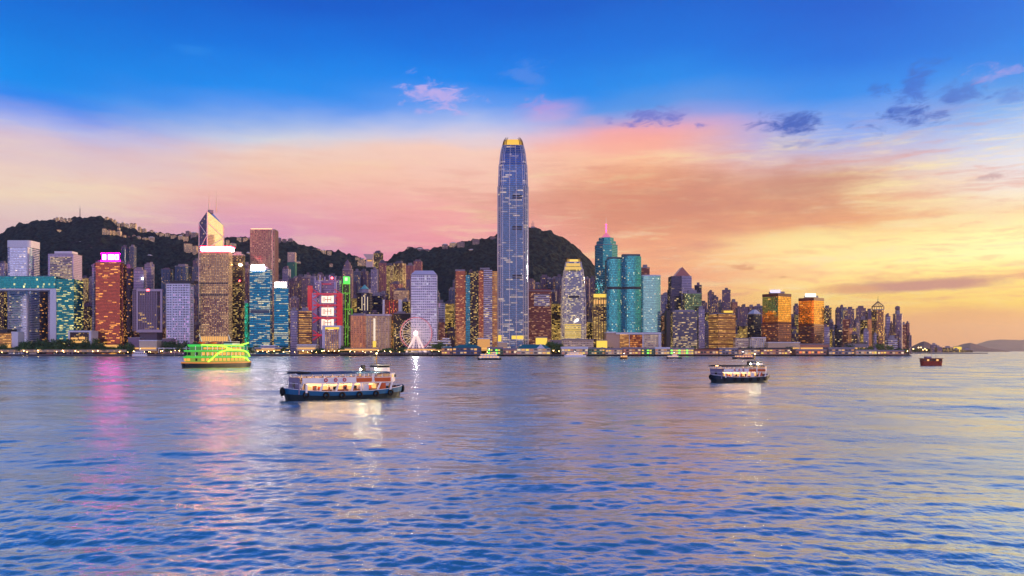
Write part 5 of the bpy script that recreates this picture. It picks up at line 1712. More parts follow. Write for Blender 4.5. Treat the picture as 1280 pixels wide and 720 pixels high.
pier("ferry_pier", "low amber lit shed against the gabled teal pier", 629, 645.5, 435, 437, DP, 26, M_rose, M_greyroof, LITS, bays=5, storeys=1, flat=True)
pier("ferry_pier", "green lit shed behind the moored ferry", 609.5, 628.5, 434, 436, DP + 4, 26, M_green, M_greyroof, LITG, bays=6, storeys=2, flat=True)
pier("ferry_pier", "long white and gold lit pier beside a dark tree clump", 702, 735, 433.5, 436, DP, 28, M_cream, M_white, LITS, bays=9, flat=True)
pier("ferry_pier", "grey green glazed pier right of the long white one", 735.8, 756, 434.5, 436, DP, 28, M_green, M_greyroof, LITD, bays=6, flat=True)
pier("ferry_pier", "gold lit pier below the hotel podium's beige side", 757, 778, 435, 437, DP - 4, 28, M_cream, M_greyroof, LITS, bays=6, flat=True)
pier("ferry_pier", "rose lit pier below the white framed podium", 779, 801, 434, 436, DP, 28, M_rose, M_greyroof, LITS, bays=6, flat=True)
pier("ferry_pier", "green walled pier right of the rose lit pier", 802, 818, 434.5, 436.5, DP, 28, M_green, M_greyroof, LITG, bays=5, flat=True)
pier("ferry_pier", "pale pink pier with a stepped roof under the pale wing", 819, 837, 434, 436, DP - 2, 28, M_cream, M_white, LITS, bays=5, flat=True)
pier("ferry_pier", "yellow and green lit pier below the slate office block", 838, 867, 434.5, 436.5, DP, 28, M_cream, M_greyroof, [M_pane_y, LITG[0], M_pane], bays=9, flat=True)
pier("ferry_pier", "long red brown pier below the thin silver tower", 868, 898, 436, 438, DP, 26, M_rose, plain("red brown roof", (130, 70, 56), .7), LITD, bays=8, storeys=1, flat=True)
pier("ferry_pier", "grey pier with a white block below the amber striped block", 899, 922, 434.5, 436.5, DP, 26, M_greyroof, M_greyroof, LITD, bays=6, flat=True)
pier("ferry_pier", "dark roofed pier behind the passing pink lit ferry", 923, 950, 435, 437, DP + 4, 26, M_cream, M_dark, LITS, bays=7, flat=True)
pier("ferry_pier", "dark roofed gold lit pier below the violet signed mirror tower", 951, 988, 434.5, 436.5, DP, 28, M_rose, M_dark, LITS, bays=10, flat=True)
pier("ferry_pier", "red lit long pier below the white signed mirror tower", 995, 1033, 436.5, 438, DP, 26, M_rose, M_greyroof, [glow("red orange glazing", (1, .22, .05, 1), 1.1, False), M_pane, M_dkpane], bays=10, storeys=1, flat=True)
pier("ferry_pier", "grey shed pier with few lamps beside the red lit pier", 1036, 1068, 434, 436, DP + 6, 26, M_greyroof, M_greyroof, LITD, bays=8, flat=True)
pier("ferry_pier", "low gold lit pier below the caged tower", 1070, 1096, 437, 438.5, DP, 24, M_cream, M_greyroof, LITS, bays=8, storeys=1, flat=True)
pier("ferry_pier", "long low rose shed at the end of the quay", 1097, 1130, 437.5, 439, DP, 24, M_rose, M_greyroof, LITS, bays=9, storeys=1, flat=True)
# low buildings behind the piers
for i, (a, b_, y, D_, m_, rf, lab) in enumerate([
    (622, 634, 427, 1530, M_cream, M_white, "small white hall at the foot of the giant tower"), (597, 612, 422.5, 1530, glow("amber wall", (1, .45, .12, 1), .7, False), M_white, "amber glowing box left of the giant tower's foot"),
    (670, 684, 421, 1530, M_pane_y, M_greyroof, "bright yellow lit box below the red brown block"), (747, 759, 424.5, 1530, M_pane_y, M_greyroof, "yellow lit kiosk below the gold topped block"),
    (960, 1000, 427.5, 1530, M_cream, M_white, "long pale terrace at the foot of the mirror towers"), (1000, 1036, 429.5, 1530, M_rose, M_greyroof, "long rose shed at the foot of the white signed mirror tower"),
    (1060, 1084, 428, 1530, M_conc, M_dark, "grey stepped shed before the far row"), (160, 174.5, 421.5, 1525, plain("mauve wall", (140, 116, 136), .7), M_conc, "low mauve block beside the framed box's stem"),
    (174, 196, 425, 1512, M_cream, M_white, "low cream lit hall under the framed box"), (203, 214, 423, 1540, plain("mauve hut wall", (140, 116, 136), .7), M_conc, "low mauve annex left of the white grid tower"),
    (688, 702, 425, 1535, M_conc, M_greyroof, "grey low hall between the red block and sister tower"), (704, 742, 424, 1535, A['civic'], M_greyroof, "long low podium under the sister tower"),
    (326, 344, 431.5, 1512, M_conc, M_white, "small white roofed pavilion below the blue glass towers"), (371, 395, 430.5, 1515, M_cream, M_white, "cream low pavilion below the amber slatted block"),
]):
    t = empty("waterfront_block", (px_x((a + b_) / 2, D_), D_, 3), lab, "building")
    part(t, "wall", m_, (a, b_, y + 1.4, 438.5, D_, 20))
    part(t, "roof", rf, (a - .4, b_ + .4, y, y + 1.3, D_ - 1, 22))
    part(t, "lit_floor", M_pane, (a + 1, b_ - 1, 434.5, 436.4, D_ - .3, .4))

# floating landing stage platforms along the left of the quay
t = empty("promenade_shelter", (px_x(330, 1510), 1510, 3), "row of open shelters with warm lamps on the promenade under the blue towers", "shelter")
part(t, "canopy", M_white, (318, 352, 434.5, 435.4, 1509, 8))
part(t, "lit_counter", M_pane, (320, 350, 437, 438.4, 1510, 3))
part(t, "back_wall", M_dark, (319, 351, 435.5, 439.8, 1514, 2))
t = empty("promenade_deck", (px_x(465, 1496), 1496, 0), "long lit promenade deck standing on the water before the orange hall and the big wheel", "deck")
part(t, "deck", M_deck, (424, 560, 440.5, 442.2, 1492, 12))
part(t, "rail", glow("string of warm lamps", (1, .5, .16, 1), .9, False), (425, 470, 437.2, 438.2, 1493, .4), (505, 558, 437.2, 438.2, 1493, .4))
part(t, "shelter_roof", M_conc, (430, 474, 434.8, 435.6, 1497, 7))
part(t, "shelter_roof", M_conc, (508, 545, 435.2, 436, 1497, 7))
part(t, "lit_back", M_pane, (431, 473, 436, 438, 1503, .5), (509, 544, 436.3, 438, 1503, .5))
for i in range(24):
    px = 426 + i * 5.7
    mb = MB(); p = L(t, px, 441, 1493); mb.tube((p[0], p[1], -3), (p[0], p[1], 5), .6); mb.build("pile", M_pile, t)
t = empty("footbridge", (px_x(212, 1512), 1512, 3), "white railed covered footway over the quay behind the green ferry", "footbridge")
part(t, "deck", M_white, (197, 300, 434.8, 435.8, 1510, 6))
part(t, "wall", plain("rose stone base", (170, 130, 130), .7), (205, 300, 437.5, 441.6, 1512, 3))
for i in range(16):
    part(t, "post", M_white, (198 + i * 6.5, 198.5 + i * 6.5, 435.9, 441.5, 1510.5, .8))

t = empty("promenade_wall", (px_x(70, 1511), 1511, 3), "long low cream wall with small lamps along the quay below the gateway block", "wall")
t["kind"] = "thing"
part(t, "wall", plain("cream promenade wall", (188, 160, 132), .8), (-30, 158, 437.6, 440.2, 1511, 1.2))
part(t, "coping", plain("pale wall coping", (206, 186, 166), .7), (-30, 158, 437.1, 437.5, 1510.6, 2.0))
for i in range(22):
    part(t, "wall_lamp", M_pane, (-24 + i * 8.3, -22.6 + i * 8.3, 438.2, 439.2, 1510.6, .3))
# coaches and kiosks along the promenade
for i, (px, c_, lab) in enumerate(((42, (206, 200, 196), "white coach parked on the promenade before the gateway block"), (62, (150, 60, 54), "red coach parked on the promenade below the gateway's leg"), (113, (60, 66, 90), "dark blue coach parked on the promenade beside the council box"))):
    b_ = empty("coach", (px_x(px, 1514), 1514, 3.0), lab, "coach")
    mb = MB(); mb.box((0, 0, 2.1), (11.5, 2.6, 2.9)); mb.box((0, 0, 3.65), (11.1, 2.3, .22)); mb.build("body", plain(lab[:10] + " paint", c_, .35), b_)
    mb = MB(); mb.box((-.2, -1.32, 2.6), (10.4, .08, 1.0)); mb.build("window", M_dkpane, b_)
    for x in (-3.6, 3.4):
        mb = MB(); mb.tube((x, -1.34, .55), (x, -1.0, .55), .52, n=14); mb.build("wheel", M_dark, b_)
        mb = MB(); mb.tube((x, 1.0, .55), (x, 1.34, .55), .52, n=14); mb.build("wheel", M_dark, b_)

# ------------------------------------------------------------------ trees on the promenade
m, g, b = new_mat("tree leaves")
oi = g.node("ShaderNodeObjectInfo")
geo = g.node("ShaderNodeNewGeometry")
tcx = g.node("ShaderNodeTexCoord")
nz = g.noise(tcx.outputs["Object"], .8, 3, .6)
g.l.new(g.mix(g.m('MULTIPLY', g.m('ADD', nz.outputs["Fac"], oi.outputs["Random"]), .5), S(32, 62, 38), S(92, 128, 62)), b.inputs["Base Color"])
b.inputs["Roughness"].default_value = .7
M_leaf = m


def make_tree(seed, h, w):
    rnd = random.Random(seed)
    t = empty("tree", (0, 0, 0), "tree", "tree")
    mb = MB()
    mb.tube((0, 0, 0), (.2, .1, h * .5), .38, .22, 7)
    for k in range(6):
        a = k * 1.05 + rnd.random()
        mb.tube((.15, .1, h * (.32 + .03 * k)), (math.cos(a) * w * .36, math.sin(a) * w * .36, h * (.55 + .06 * (k % 3))), .16, .06, 5)
    mb.build("trunk", M_trunk, t)
    mb = MB()
    lobes = [(math.cos(a) * w * rnd.uniform(.12, .36), math.sin(a) * w * rnd.uniform(.12, .36), h * rnd.uniform(.5, .86), rnd.uniform(.18, .30) * w) for a in [rnd.random() * 6.28 for _ in range(11)]]
    for _ in range(620):
        lx, ly, lz, lr = rnd.choice(lobes)
        d = Vector((rnd.gauss(0, 1), rnd.gauss(0, 1), rnd.gauss(0, .8))).normalized() * lr * rnd.uniform(.55, 1.08)
        c = Vector((lx, ly, lz)) + d
        n = (d.normalized() + Vector((rnd.gauss(0, .5), rnd.gauss(0, .5), rnd.gauss(0, .5)))).normalized()
        a = n.orthogonal().normalized()
        q = n.cross(a)
        r = rnd.uniform(.35, .75)
        i0 = len(mb.v)
        for sx, sy in ((-1, -.6), (1, -.6), (.7, .8), (-.6, .7)):
            mb.v.append(tuple(c + a * sx * r + q * sy * r))
        mb.face((i0, i0 + 1, i0 + 2, i0 + 3))
    mb.build("crown", M_leaf, t)
    return t


protos = [make_tree(s_, h, w) for s_, h, w in ((1, 10, 10), (2, 13, 11), (3, 9, 11), (4, 15, 12))]
used = set()
trees = []
spots = []
for px in np.arange(-30, 168, 3.1):
    spots.append((px + random.uniform(-1.2, 1.2), random.uniform(1516, 1530), random.uniform(.9, 1.7)))
for px in np.arange(26, 120, 3.6):
    spots.append((px + random.uniform(-1.5, 1.5), random.uniform(1532, 1546), random.uniform(1.6, 2.3)))
for a_, b_, st, s0, s1 in ((204, 250, 3.0, .8, 1.5), (312, 356, 4.2, .6, .9), (393, 404, 3, .6, .9), (426, 442, 3.6, .7, 1.1), (470, 515, 5, .6, 1.1), (540, 552, 3.5, .9, 1.2), (686, 703, 2.6, .9, 1.4), (742, 776, 5, .7, 1.0),
                           (836, 882, 6, .7, 1.1), (930, 1000, 8, .6, 1.0), (1040, 1132, 6, .7, 1.1)):
    for px in np.arange(a_, b_, st):
        spots.append((px + random.uniform(-1, 1), random.uniform(1514, 1526), 1.35 * random.uniform(s0, s1)))
for k, (px, D_, s_) in enumerate(spots):
    p = protos[k % 4]
    o = p if k % 4 not in used else copy_tree(p)
    used.add(k % 4)
    o.location = (px_x(px, D_), D_, 2.9)
    o.scale = (s_, s_, s_ * random.uniform(.85, 1.1))
    o.rotation_euler = (0, 0, random.uniform(0, 6.28))
    o["group"] = "trees along the promenade"
    trees.append((px, o, "taller" if s_ > 1.25 else "small" if s_ < .85 else "leafy"))
TA = [(-12, "left of the amber low hall"), (20, "in front of the white cube"), (45, "below the gateway's opening"), (75, "below the gateway's teal leg"), (100, "before the black glass council box"), (136, "below the copper pink tower"), (163, "below the mauve low block"),
      (212, "left under the white grid tower"), (238, "below the white grid tower's corner"), (330, "before the blue glass towers"), (398, "beside the white framed hall"), (433, "below the green outlined tower"), (480, "before the brown ribbed hall"), (506, "left of the wheel's leg"), (546, "beside the white terraces"),
      (694, "between gabled pier and long white pier"), (758, "before the hotel podium"), (850, "before the slate office block"), (875, "before the thin silver tower"), (940, "before the civic blocks"), (980, "before the violet signed mirror tower"), (1050, "before the far row"), (1085, "before the caged tower"), (1118, "before the ball topped tower")]
cluster(trees, TA, "tree")

# ------------------------------------------------------------------ street lamps
lamps = []
lp = empty("street_lamp", (0, 0, 0), "lamp", "street lamp", "street lamps along the quay")
mb = MB(); mb.tube((0, 0, 0), (0, 0, 6.6), .16, .1, 6); mb.tube((0, 0, 6.5), (0, -.9, 6.8), .08, .07, 5); mb.build("pole", M_dark, lp)
mb = MB(); mb.ball((0, -.9, 6.7), .62, 8, 6); mb.build("lamp_globe", M_lamp, lp)
first = True
for k, px in enumerate(np.arange(-14, 1134, 6.4)):
    if 500 < px < 542:
        continue
    o = lp if first else copy_tree(lp)
    first = False
    px = float(px + random.uniform(-4.5, 4.5))
    D_ = random.choice((1509.5, 1511, 1513))
    o.location = (px_x(px, D_), D_, 3.0)
    s_ = random.uniform(.62, 1.15)
    o.scale = (s_, s_, s_)
    lamps.append((px, o, "glowing"))
LA = [(p, w) for p, w in TA] + [(270, "behind the green ferry"), (360, "before the amber slatted block"), (580, "behind the blue grey pier"), (620, "behind the green lit shed"), (665, "behind the gabled teal pier"), (720, "behind the long white pier"), (800, "behind the rose lit pier"), (905, "behind the grey pier"), (1015, "behind the red lit pier")]
cluster(lamps, LA, "lamp")

# ------------------------------------------------------------------ the far promontory's buildings
Dp = 2760
for a, b_, y, mt, lab in ((1163, 1171.5, 430.5, 'violet', "squat violet block with a roof box on the far headland"), (1166, 1177.5, 433.5, 'mauve', "wide mauve block on the far headland beside the squat violet one"),
                          (1178, 1191, 434.2, 'dark', "long dark shed on the far headland"), (1191, 1199, 436.5, 'dark', "small dark shed on the far headland past the long one"), (1200, 1216, 437, 'dark', "long low dark shed at the headland's far end")):
    t = tower("headland_block", lab, a, b_, y, Dp, A[mt], 'rect', .5, 0, None, "building", plant=.45, plant_h=5)
t = empty("lit_store", (px_x(1199, Dp), Dp, 3), "yellow lit store on the far headland", "building")
part(t, "wall", M_pane_y, (1196, 1202, 433.5, 440, Dp + 30, 20)); part(t, "roof", M_conc, (1195.6, 1202.4, 432.8, 433.4, Dp + 29, 22))
fl = []
for k, px in enumerate((1141.5, 1148, 1151, 1153.6, 1156, 1158, 1186, 1210, 1214)):
    t = empty("headland_lamp", (px_x(px, Dp + 20), Dp + 20, 3), "lamp", "lamp", "lamps on the headland")
    h = random.uniform(9, 20) if px < 1180 else 7
    mb = MB(); mb.tube((0, 0, 0), (0, 0, h), .4, .3); mb.build("pole", M_dark, t)
    mb = MB(); mb.ball((0, -1, h + .5), 2.0 if px < 1180 else 1.4, 8, 6); mb.build("lamp_globe", glow("headland lamp", (1, .62, .22, 1), 7), t)
    fl.append((px, t, "golden"))
cluster(fl, [(1150, "under the near headland hill"), (1200, "beside the headland sheds")], "lamp")
hk = empty("dark_wood", (0, 0, 0))
COL.objects.unlink(hk); bpy.data.objects.remove(hk)
for k, px in enumerate(np.arange(1139, 1166, 2.6)):
    o = copy_tree(protos[k % 4])
    o.location = (px_x(float(px), Dp + 60), Dp + 60, 2.8)
    o.scale = (2.2, 1.6, 1.1)
    o["group"] = "trees on the headland"
    o["label"] = f"dark tree on the far headland, {ORD[k + 1]} from its near end"


# ------------------------------------------------------------------ boats
def plan(Lh, B, n=36, p=3.2, x0=0.0, blunt=1.0):
    """a double-ended deck outline, counter-clockwise seen from above"""
    out = []
    for i in range(n):
        a = 2 * math.pi * i / n
        c, s_ = math.cos(a), math.sin(a)
        x = Lh * math.copysign(abs(c) ** (2 / p), c)
        y = B / 2 * math.copysign(abs(s_) ** (2 / 2.3), s_)
        out.append((x + x0, y))
    return out


def hull_rings(pl, levels):
    """levels: (z at midships, sheer at the ends, scale)"""
    Lh = max(abs(x) for x, y in pl)
    return [[(x * (0.9 + .1 * sc_) if False else x * sc_ ** .5, y * sc_, z + sh * (abs(x) / Lh) ** 2.4) for x, y in pl] for z, sh, sc_ in levels]


M_hullk = plain("black green hull", (18, 34, 36), .45, scale=.6)
M_hullb = plain("faded blue hull paint", (20, 98, 140), .5, scale=.6, var=.5)
M_bwhite = plain("white boat paint", (244, 238, 238), .45, scale=.8)
M_blav = plain("lavender grey boat paint", (150, 136, 160), .5, scale=.8)
M_bdeck = plain("boat deck", (120, 92, 80), .8)
M_broof = plain("blue grey awning", (58, 86, 120), .7, scale=.6)
M_black = plain("black rubber", (14, 14, 16), .7)
M_orange = plain("orange boat panel", (206, 92, 40), .5, scale=.8)
M_wood = plain("varnished brown timber", (156, 66, 36), .5, scale=.7)
M_ring = plain("red lifebuoy", (200, 40, 44), .5)
M_bglass = plain("dark cabin glass", (24, 28, 36), .08)
M_strip = glow("warm deck lamps", (1.0, .55, .20, 1), 22)
M_flood = glow("deck floodlight", (1.0, .80, .42, 1), 200)
M_bpane = glow("lit cabin glazing", (1.0, .52, .16, 1), 1.3, False)
M_seat = plain("timber seats", (150, 84, 50), .6)


def make_ferry():
    t = empty("passenger_ferry", (0, 0, 0), None, "ferry", "double deck harbour ferries")
    Lh, B = 13.0, 7.6
    pl = plan(Lh, B)
    mb = MB(); mb.loft(hull_rings(pl, [(-1.0, .2, .80), (-.2, .2, .93), (.75, .55, .985)]), top=False, bot=True); mb.build("hull", M_hullk, t)
    mb = MB(); mb.loft(hull_rings(pl, [(.752, .55, .99), (1.55, .85, 1.02), (1.56, .85, .985), (1.1, .85, .98)]), top=False); mb.build("bulwark", M_hullb, t)
    mb = MB(); mb.prism([(x * .965, y * .95) for x, y in pl], 1.0, 1.14); mb.build("main_deck", M_bdeck, t)
    # white rubbing line
    mb = MB(); mb.loft(hull_rings(pl, [(1.57, .86, 1.025), (1.66, .86, 1.025), (1.665, .86, .98)]), top=False); mb.build("gunwale", M_bwhite, t)
    # tyres along both sides and a big one at each end
    for s_ in (-1, 1):
        for x in (-9.6, -5.6, -2.2, 1.6, 5.4, 9.0):
            k = (1 - (abs(x) / Lh) ** 3.2) ** (1 / 2.3)
            y = s_ * (B / 2 * k * .99 + .18)
            mb = MB(); mb.torus((x, y, .85 + .5 * (abs(x) / Lh) ** 2.4), .50, .22, (1, 0, 0), (0, 0, 1), 14, 7); mb.build("tyre_fender", M_black, t)
        mb = MB(); mb.torus((s_ * (Lh + .35), 0, 1.7), .62, .32, (0, 1, 0), (0, 0, 1), 16, 8); mb.build("bow_fender", M_black, t)
    # cabins of the main deck
    mb = MB(); mb.box((-.8, 0, 2.1), (15.5, 2.6, 1.9)); mb.build("engine_casing", M_bwhite, t)
    for s_ in (-1, 1):
        for i in range(14):
            x = -8.2 + i * 1.1
            mt = (M_bpane, M_seat, M_orange, M_bpane, M_bwhite, M_bglass, M_bpane, M_seat, M_bpane, M_bglass, M_bwhite, M_bpane, M_orange, M_bpane)[(i + (3 if s_ > 0 else 0)) % 14]
            mb = MB(); mb.box((x, s_ * 1.33, 2.25), (.82, .08, (.9, 1.1, .7)[i % 3])); mb.build("window", mt, t)
    for s_ in (-1, 1):
        for x0, x1 in ((-10.4, -7.2), (-6.6, -3.6), (-3.0, 0.0), (.6, 3.4), (4.0, 6.4)):
            mb = MB(); mb.box(((x0 + x1) / 2, s_ * 2.2, 1.55), (x1 - x0 - .5, .7, .85)); mb.build("bench", M_seat, t)
    mb = MB(); mb.box((-10.9, 0, 2.4), (.16, 6.0, 2.4)); mb.build("stern_screen", M_blav, t)
    mb = MB(); mb.box((-11.0, 0, 2.6), (.12, 1.1, 1.9)); mb.build("stern_door", M_bglass, t)
    for s_ in (-1, 1):
        for x, lean in ((-9.8, 0), (-7.0, .35), (-3.6, .35), (-.2, .3), (2.0, 0), (5.6, .5), (8.6, .3)):
            mb = MB()
            mb.v = []
            y = s_ * 3.42
            for dx, z in ((0, 1.5), (.42, 1.5), (.42 + lean * 1.6, 3.26), (lean * 1.6, 3.26)):
                mb.v.append((x + dx, y - .09, z))
            for dx, z in ((0, 1.5), (.42, 1.5), (.42 + lean * 1.6, 3.26), (lean * 1.6, 3.26)):
                mb.v.append((x + dx, y + .09, z))
            for f_ in ((0, 1, 2, 3), (7, 6, 5, 4), (0, 4, 5, 1), (1, 5, 6, 2), (2, 6, 7, 3), (3, 7, 4, 0)):
                mb.face(f_)
            mb.build("post", M_bwhite, t)
        mb = MB(); mb.box((3.4, s_ * 3.0, 2.3), (1.3, .12, 1.7)); mb.build("cabin_door", M_bwhite, t)
        mb = MB(); mb.box((7.1, s_ * 2.9, 2.35), (1.9, .12, 1.5)); mb.build("poster_board", M_orange, t)
        mb = MB(); mb.box((-1.5, s_ * 1.7, 3.22), (15, .16, .06)); mb.build("ceiling_lamp", M_strip, t)
    # upper deck
    up = [(max(-11.2, min(10.2, x)), y * .97) for x, y in pl]
    mb = MB(); mb.prism(up, 3.27, 3.42, bot=True); mb.build("upper_deck", M_bwhite, t)
    for s_ in (-1, 1):
        y = s_ * 3.5
        mb = MB(); mb.box((-4.7, y, 3.98), (11.4, .10, 1.08)); mb.build("side_panel", M_bwhite, t)
        for x in (-5.6, -3.5, -1.6):
            mb = MB(); mb.torus((x, y + s_ * .13, 3.98), .30, .10, (1, 0, 0), (0, 0, 1), 18, 7); mb.build("lifebuoy", M_ring, t)
        for x0, x1 in ((1.15, 4.5), (5.3, 8.9)):
            mb = MB(); mb.box(((x0 + x1) / 2, y, 3.86), (x1 - x0, .10, .84)); mb.build("side_panel", M_orange, t)["label"] = "orange side panel"
            mb = MB(); mb.box(((x0 + x1) / 2, y, 4.36), (x1 - x0, .12, .12)); mb.build("hand_rail", M_bwhite, t)
        for x in (-10.4, -8.2, -5.9, -3.6, -1.3, 1.0, 2.9, 4.9, 7.0, 9.1):
            mb = MB(); mb.box((x, s_ * 3.42, 4.35), (.14 if x != 4.9 else .5, .14, 1.85)); mb.build("stanchion", M_bwhite, t)
        for k, x in enumerate((-9.3, -7.6, -5.9, -4.2, -2.5, -.8, .9, 2.6, 4.3, 6.0)):
            mb = MB(); mb.box((x, s_ * 1.75, 3.80), (.55, 2.5, .12)); mb.box((x - .28, s_ * 1.75, 4.12), (.08, 2.5, .62)); mb.build("bench", M_seat, t)
        mb = MB(); mb.box((-1.2, s_ * 1.5, 5.43), (17, .16, .06)); mb.build("ceiling_lamp", M_strip, t)
    mb = MB(); mb.box((-10.9, 0, 3.98), (.12, 6.4, 1.08)); mb.build("stern_panel", M_blav, t)
    # roof: a cambered awning
    n = 9
    mb = MB()
    b0 = 0
    xs = [-11.4, -8.0, -4.0, 0, 4.0, 8.8]
    for x in xs:
        for k in range(n):
            y = -3.75 + 7.5 * k / (n - 1)
            mb.v.append((x, y, 5.25 + .42 * (1 - (y / 3.75) ** 2)))
    m0 = len(mb.v)
    for x in xs:
        for k in range(n):
            y = -3.75 + 7.5 * k / (n - 1)
            mb.v.append((x, y, 5.17 + .42 * (1 - (y / 3.75) ** 2)))
    for i in range(len(xs) - 1):
        for k in range(n - 1):
            a = i * n + k
            mb.face((a, a + n, a + n + 1, a + 1)); mb.face((m0 + a + 1, m0 + a + n + 1, m0 + a + n, m0 + a))
        for k in (0, n - 1):
            a = i * n + k
            f_ = (a, m0 + a, m0 + a + n, a + n)
            mb.face(f_ if k == 0 else f_[::-1])
    for i in (0, len(xs) - 1):
        for k in range(n - 1):
            a = i * n + k
            mb.face((a, a + 1, m0 + a + 1, m0 + a))
    mb.build("roof_awning", M_broof, t)
    mb = MB(); mb.box((-10.1, 0, 5.62), (2.7, 6.9, .16)); mb.build("stern_awning", plain("dark awning", (34, 40, 44), .8), t)
    # forward house, wheelhouse and mast
    fr = [(8.9, -3.3), (10.0, -2.9), (10.9, -1.6), (11.2, 0), (10.9, 1.6), (10.0, 2.9), (8.9, 3.3)]
    mb = MB(); mb.prism(fr, 3.43, 5.2); mb.build("forward_house", M_bwhite, t)
    for x, y, a in ((10.45, -2.35, -50), (11.08, -.8, -12), (11.08, .8, 12), (10.45, 2.35, 50)):
        mb = MB(); mb.box((x, y, 4.6), (.12, 1.1, .6), R(a)); mb.build("window", M_bglass, t)
    for s_ in (-1, 1):
        mb = MB(); mb.box((9.45, s_ * 3.14, 4.6), (.7, .1, .6), R(s_ * -20)); mb.build("window", M_bpane, t)
    wh = [(6.6, -1.9), (8.9, -1.9), (9.9, -1.1), (9.9, 1.1), (8.9, 1.9), (6.6, 1.9)]
    mb = MB(); mb.prism(wh, 5.5, 6.35); mb.prism([(x, y) for x, y in wh], 6.82, 6.98, bot=True); w = mb.build("wheelhouse", M_bwhite, t)
    mb = MB(); mb.prism([(x * .995 + .03, y * .97) for x, y in wh], 6.352, 6.818); mb.build("window", M_bglass, w)
    mb = MB(); mb.prism([((x - 8) * 1.12 + 8, y * 1.15) for x, y in wh], 6.985, 7.1, bot=True); mb.build("roof", M_broof, w)
    mb = MB(); mb.tube((7.3, 0, 7.0), (7.3, 0, 9.3), .10, .06); mb.tube((7.3, -.9, 8.3), (7.3, .9, 8.3), .05); mb.tube((6.7, 0, 7.05), (7.25, 0, 8.6), .05); ms = mb.build("mast", plain("yellow mast", (220, 170, 70), .5), t)
    mb = MB(); mb.ball((7.3, 0, 9.4), .17, 8, 6); mb.build("mast_lamp", glow("mast lamp", (1, .75, .3, 1), 14), ms)
    mb = MB(); mb.tube((7.3, 0, 9.2), (-10.9, 0, 5.8), .028, n=4); mb.tube((7.3, 0, 9.2), (11.6, 0, 5.0), .028, n=4); mb.build("rigging", M_steel, t)
    mb = MB(); mb.tube((4.2, 0, 5.5), (4.1, 0, 6.9), .55, .48, 12); mb.build("funnel", plain("black funnel", (36, 34, 38), .5), t)
    for x in (2.1, 5.6):
        mb = MB(); mb.tube((x, -3.3, 5.4), (x, -3.3, 6.0), .05); mb.build("lamp_bracket", M_steel, t)
        mb = MB(); mb.ball((x, -3.34, 6.08), .20, 10, 7); mb.build("floodlight", M_flood, t)
    for x0 in (-11.9, 11.0):
        for y in (-1.4, 0, 1.4):
            mb = MB(); mb.tube((x0 + .3, y, 1.1), (x0 + .3, y, 2.5), .05); mb.build("rail_post", M_bwhite, t)
        mb = MB(); mb.tube((x0 + .3, -2, 2.5), (x0 + .3, 2, 2.5), .05); mb.build("bow_rail", M_bwhite, t)
    mb = MB(); mb.ball((11.2, 1.2, 2.2), .42, 10, 6); mb.box((10.9, -1.2, 1.8), (.9, .9, 1.0)); mb.build("winch", M_wood, t)
    return t


ferry = make_ferry()
ferry["label"] = "blue hulled double deck ferry with two bright floodlights, the nearest boat"
ferry.location = (px_x(431, 165), 165, 0.05)
ferry.rotation_euler = (0, 0, R(35))
f2 = copy_tree(ferry)
f2["label"] = "dark hulled double deck ferry on golden water before the white civic blocks"
f2.location = (px_x(924.5, 253), 253, 0.05)
f2.rotation_euler = (0, 0, R(24))
f2.scale = (.86, .95, .95)
M_navy = plain("dark navy hull paint", (20, 40, 62), .5, scale=.6, var=.5)
M_brownaw = plain("dark brown awning", (52, 44, 44), .8)
for ch in f2.children:
    for nm, mt in (("bulwark", M_navy), ("roof_awning", M_brownaw)):
        if ch.name.startswith(nm):
            ch.data = ch.data.copy()
            ch.data.materials[0] = mt


# passengers on the near ferry: one seated and one standing figure, each a continuous body with clothes over it
M_skin = plain("skin", (196, 142, 112), .6)
M_hair = plain("dark hair", (22, 18, 18), .6)
CLOTH = [(plain(n_ + " cloth", c_, .8), n_) for n_, c_ in (("white", (214, 210, 206)), ("dark blue", (28, 38, 74)), ("red", (150, 36, 34)), ("grey", (110, 108, 112)), ("black", (24, 24, 28)), ("yellow", (206, 160, 60)))]


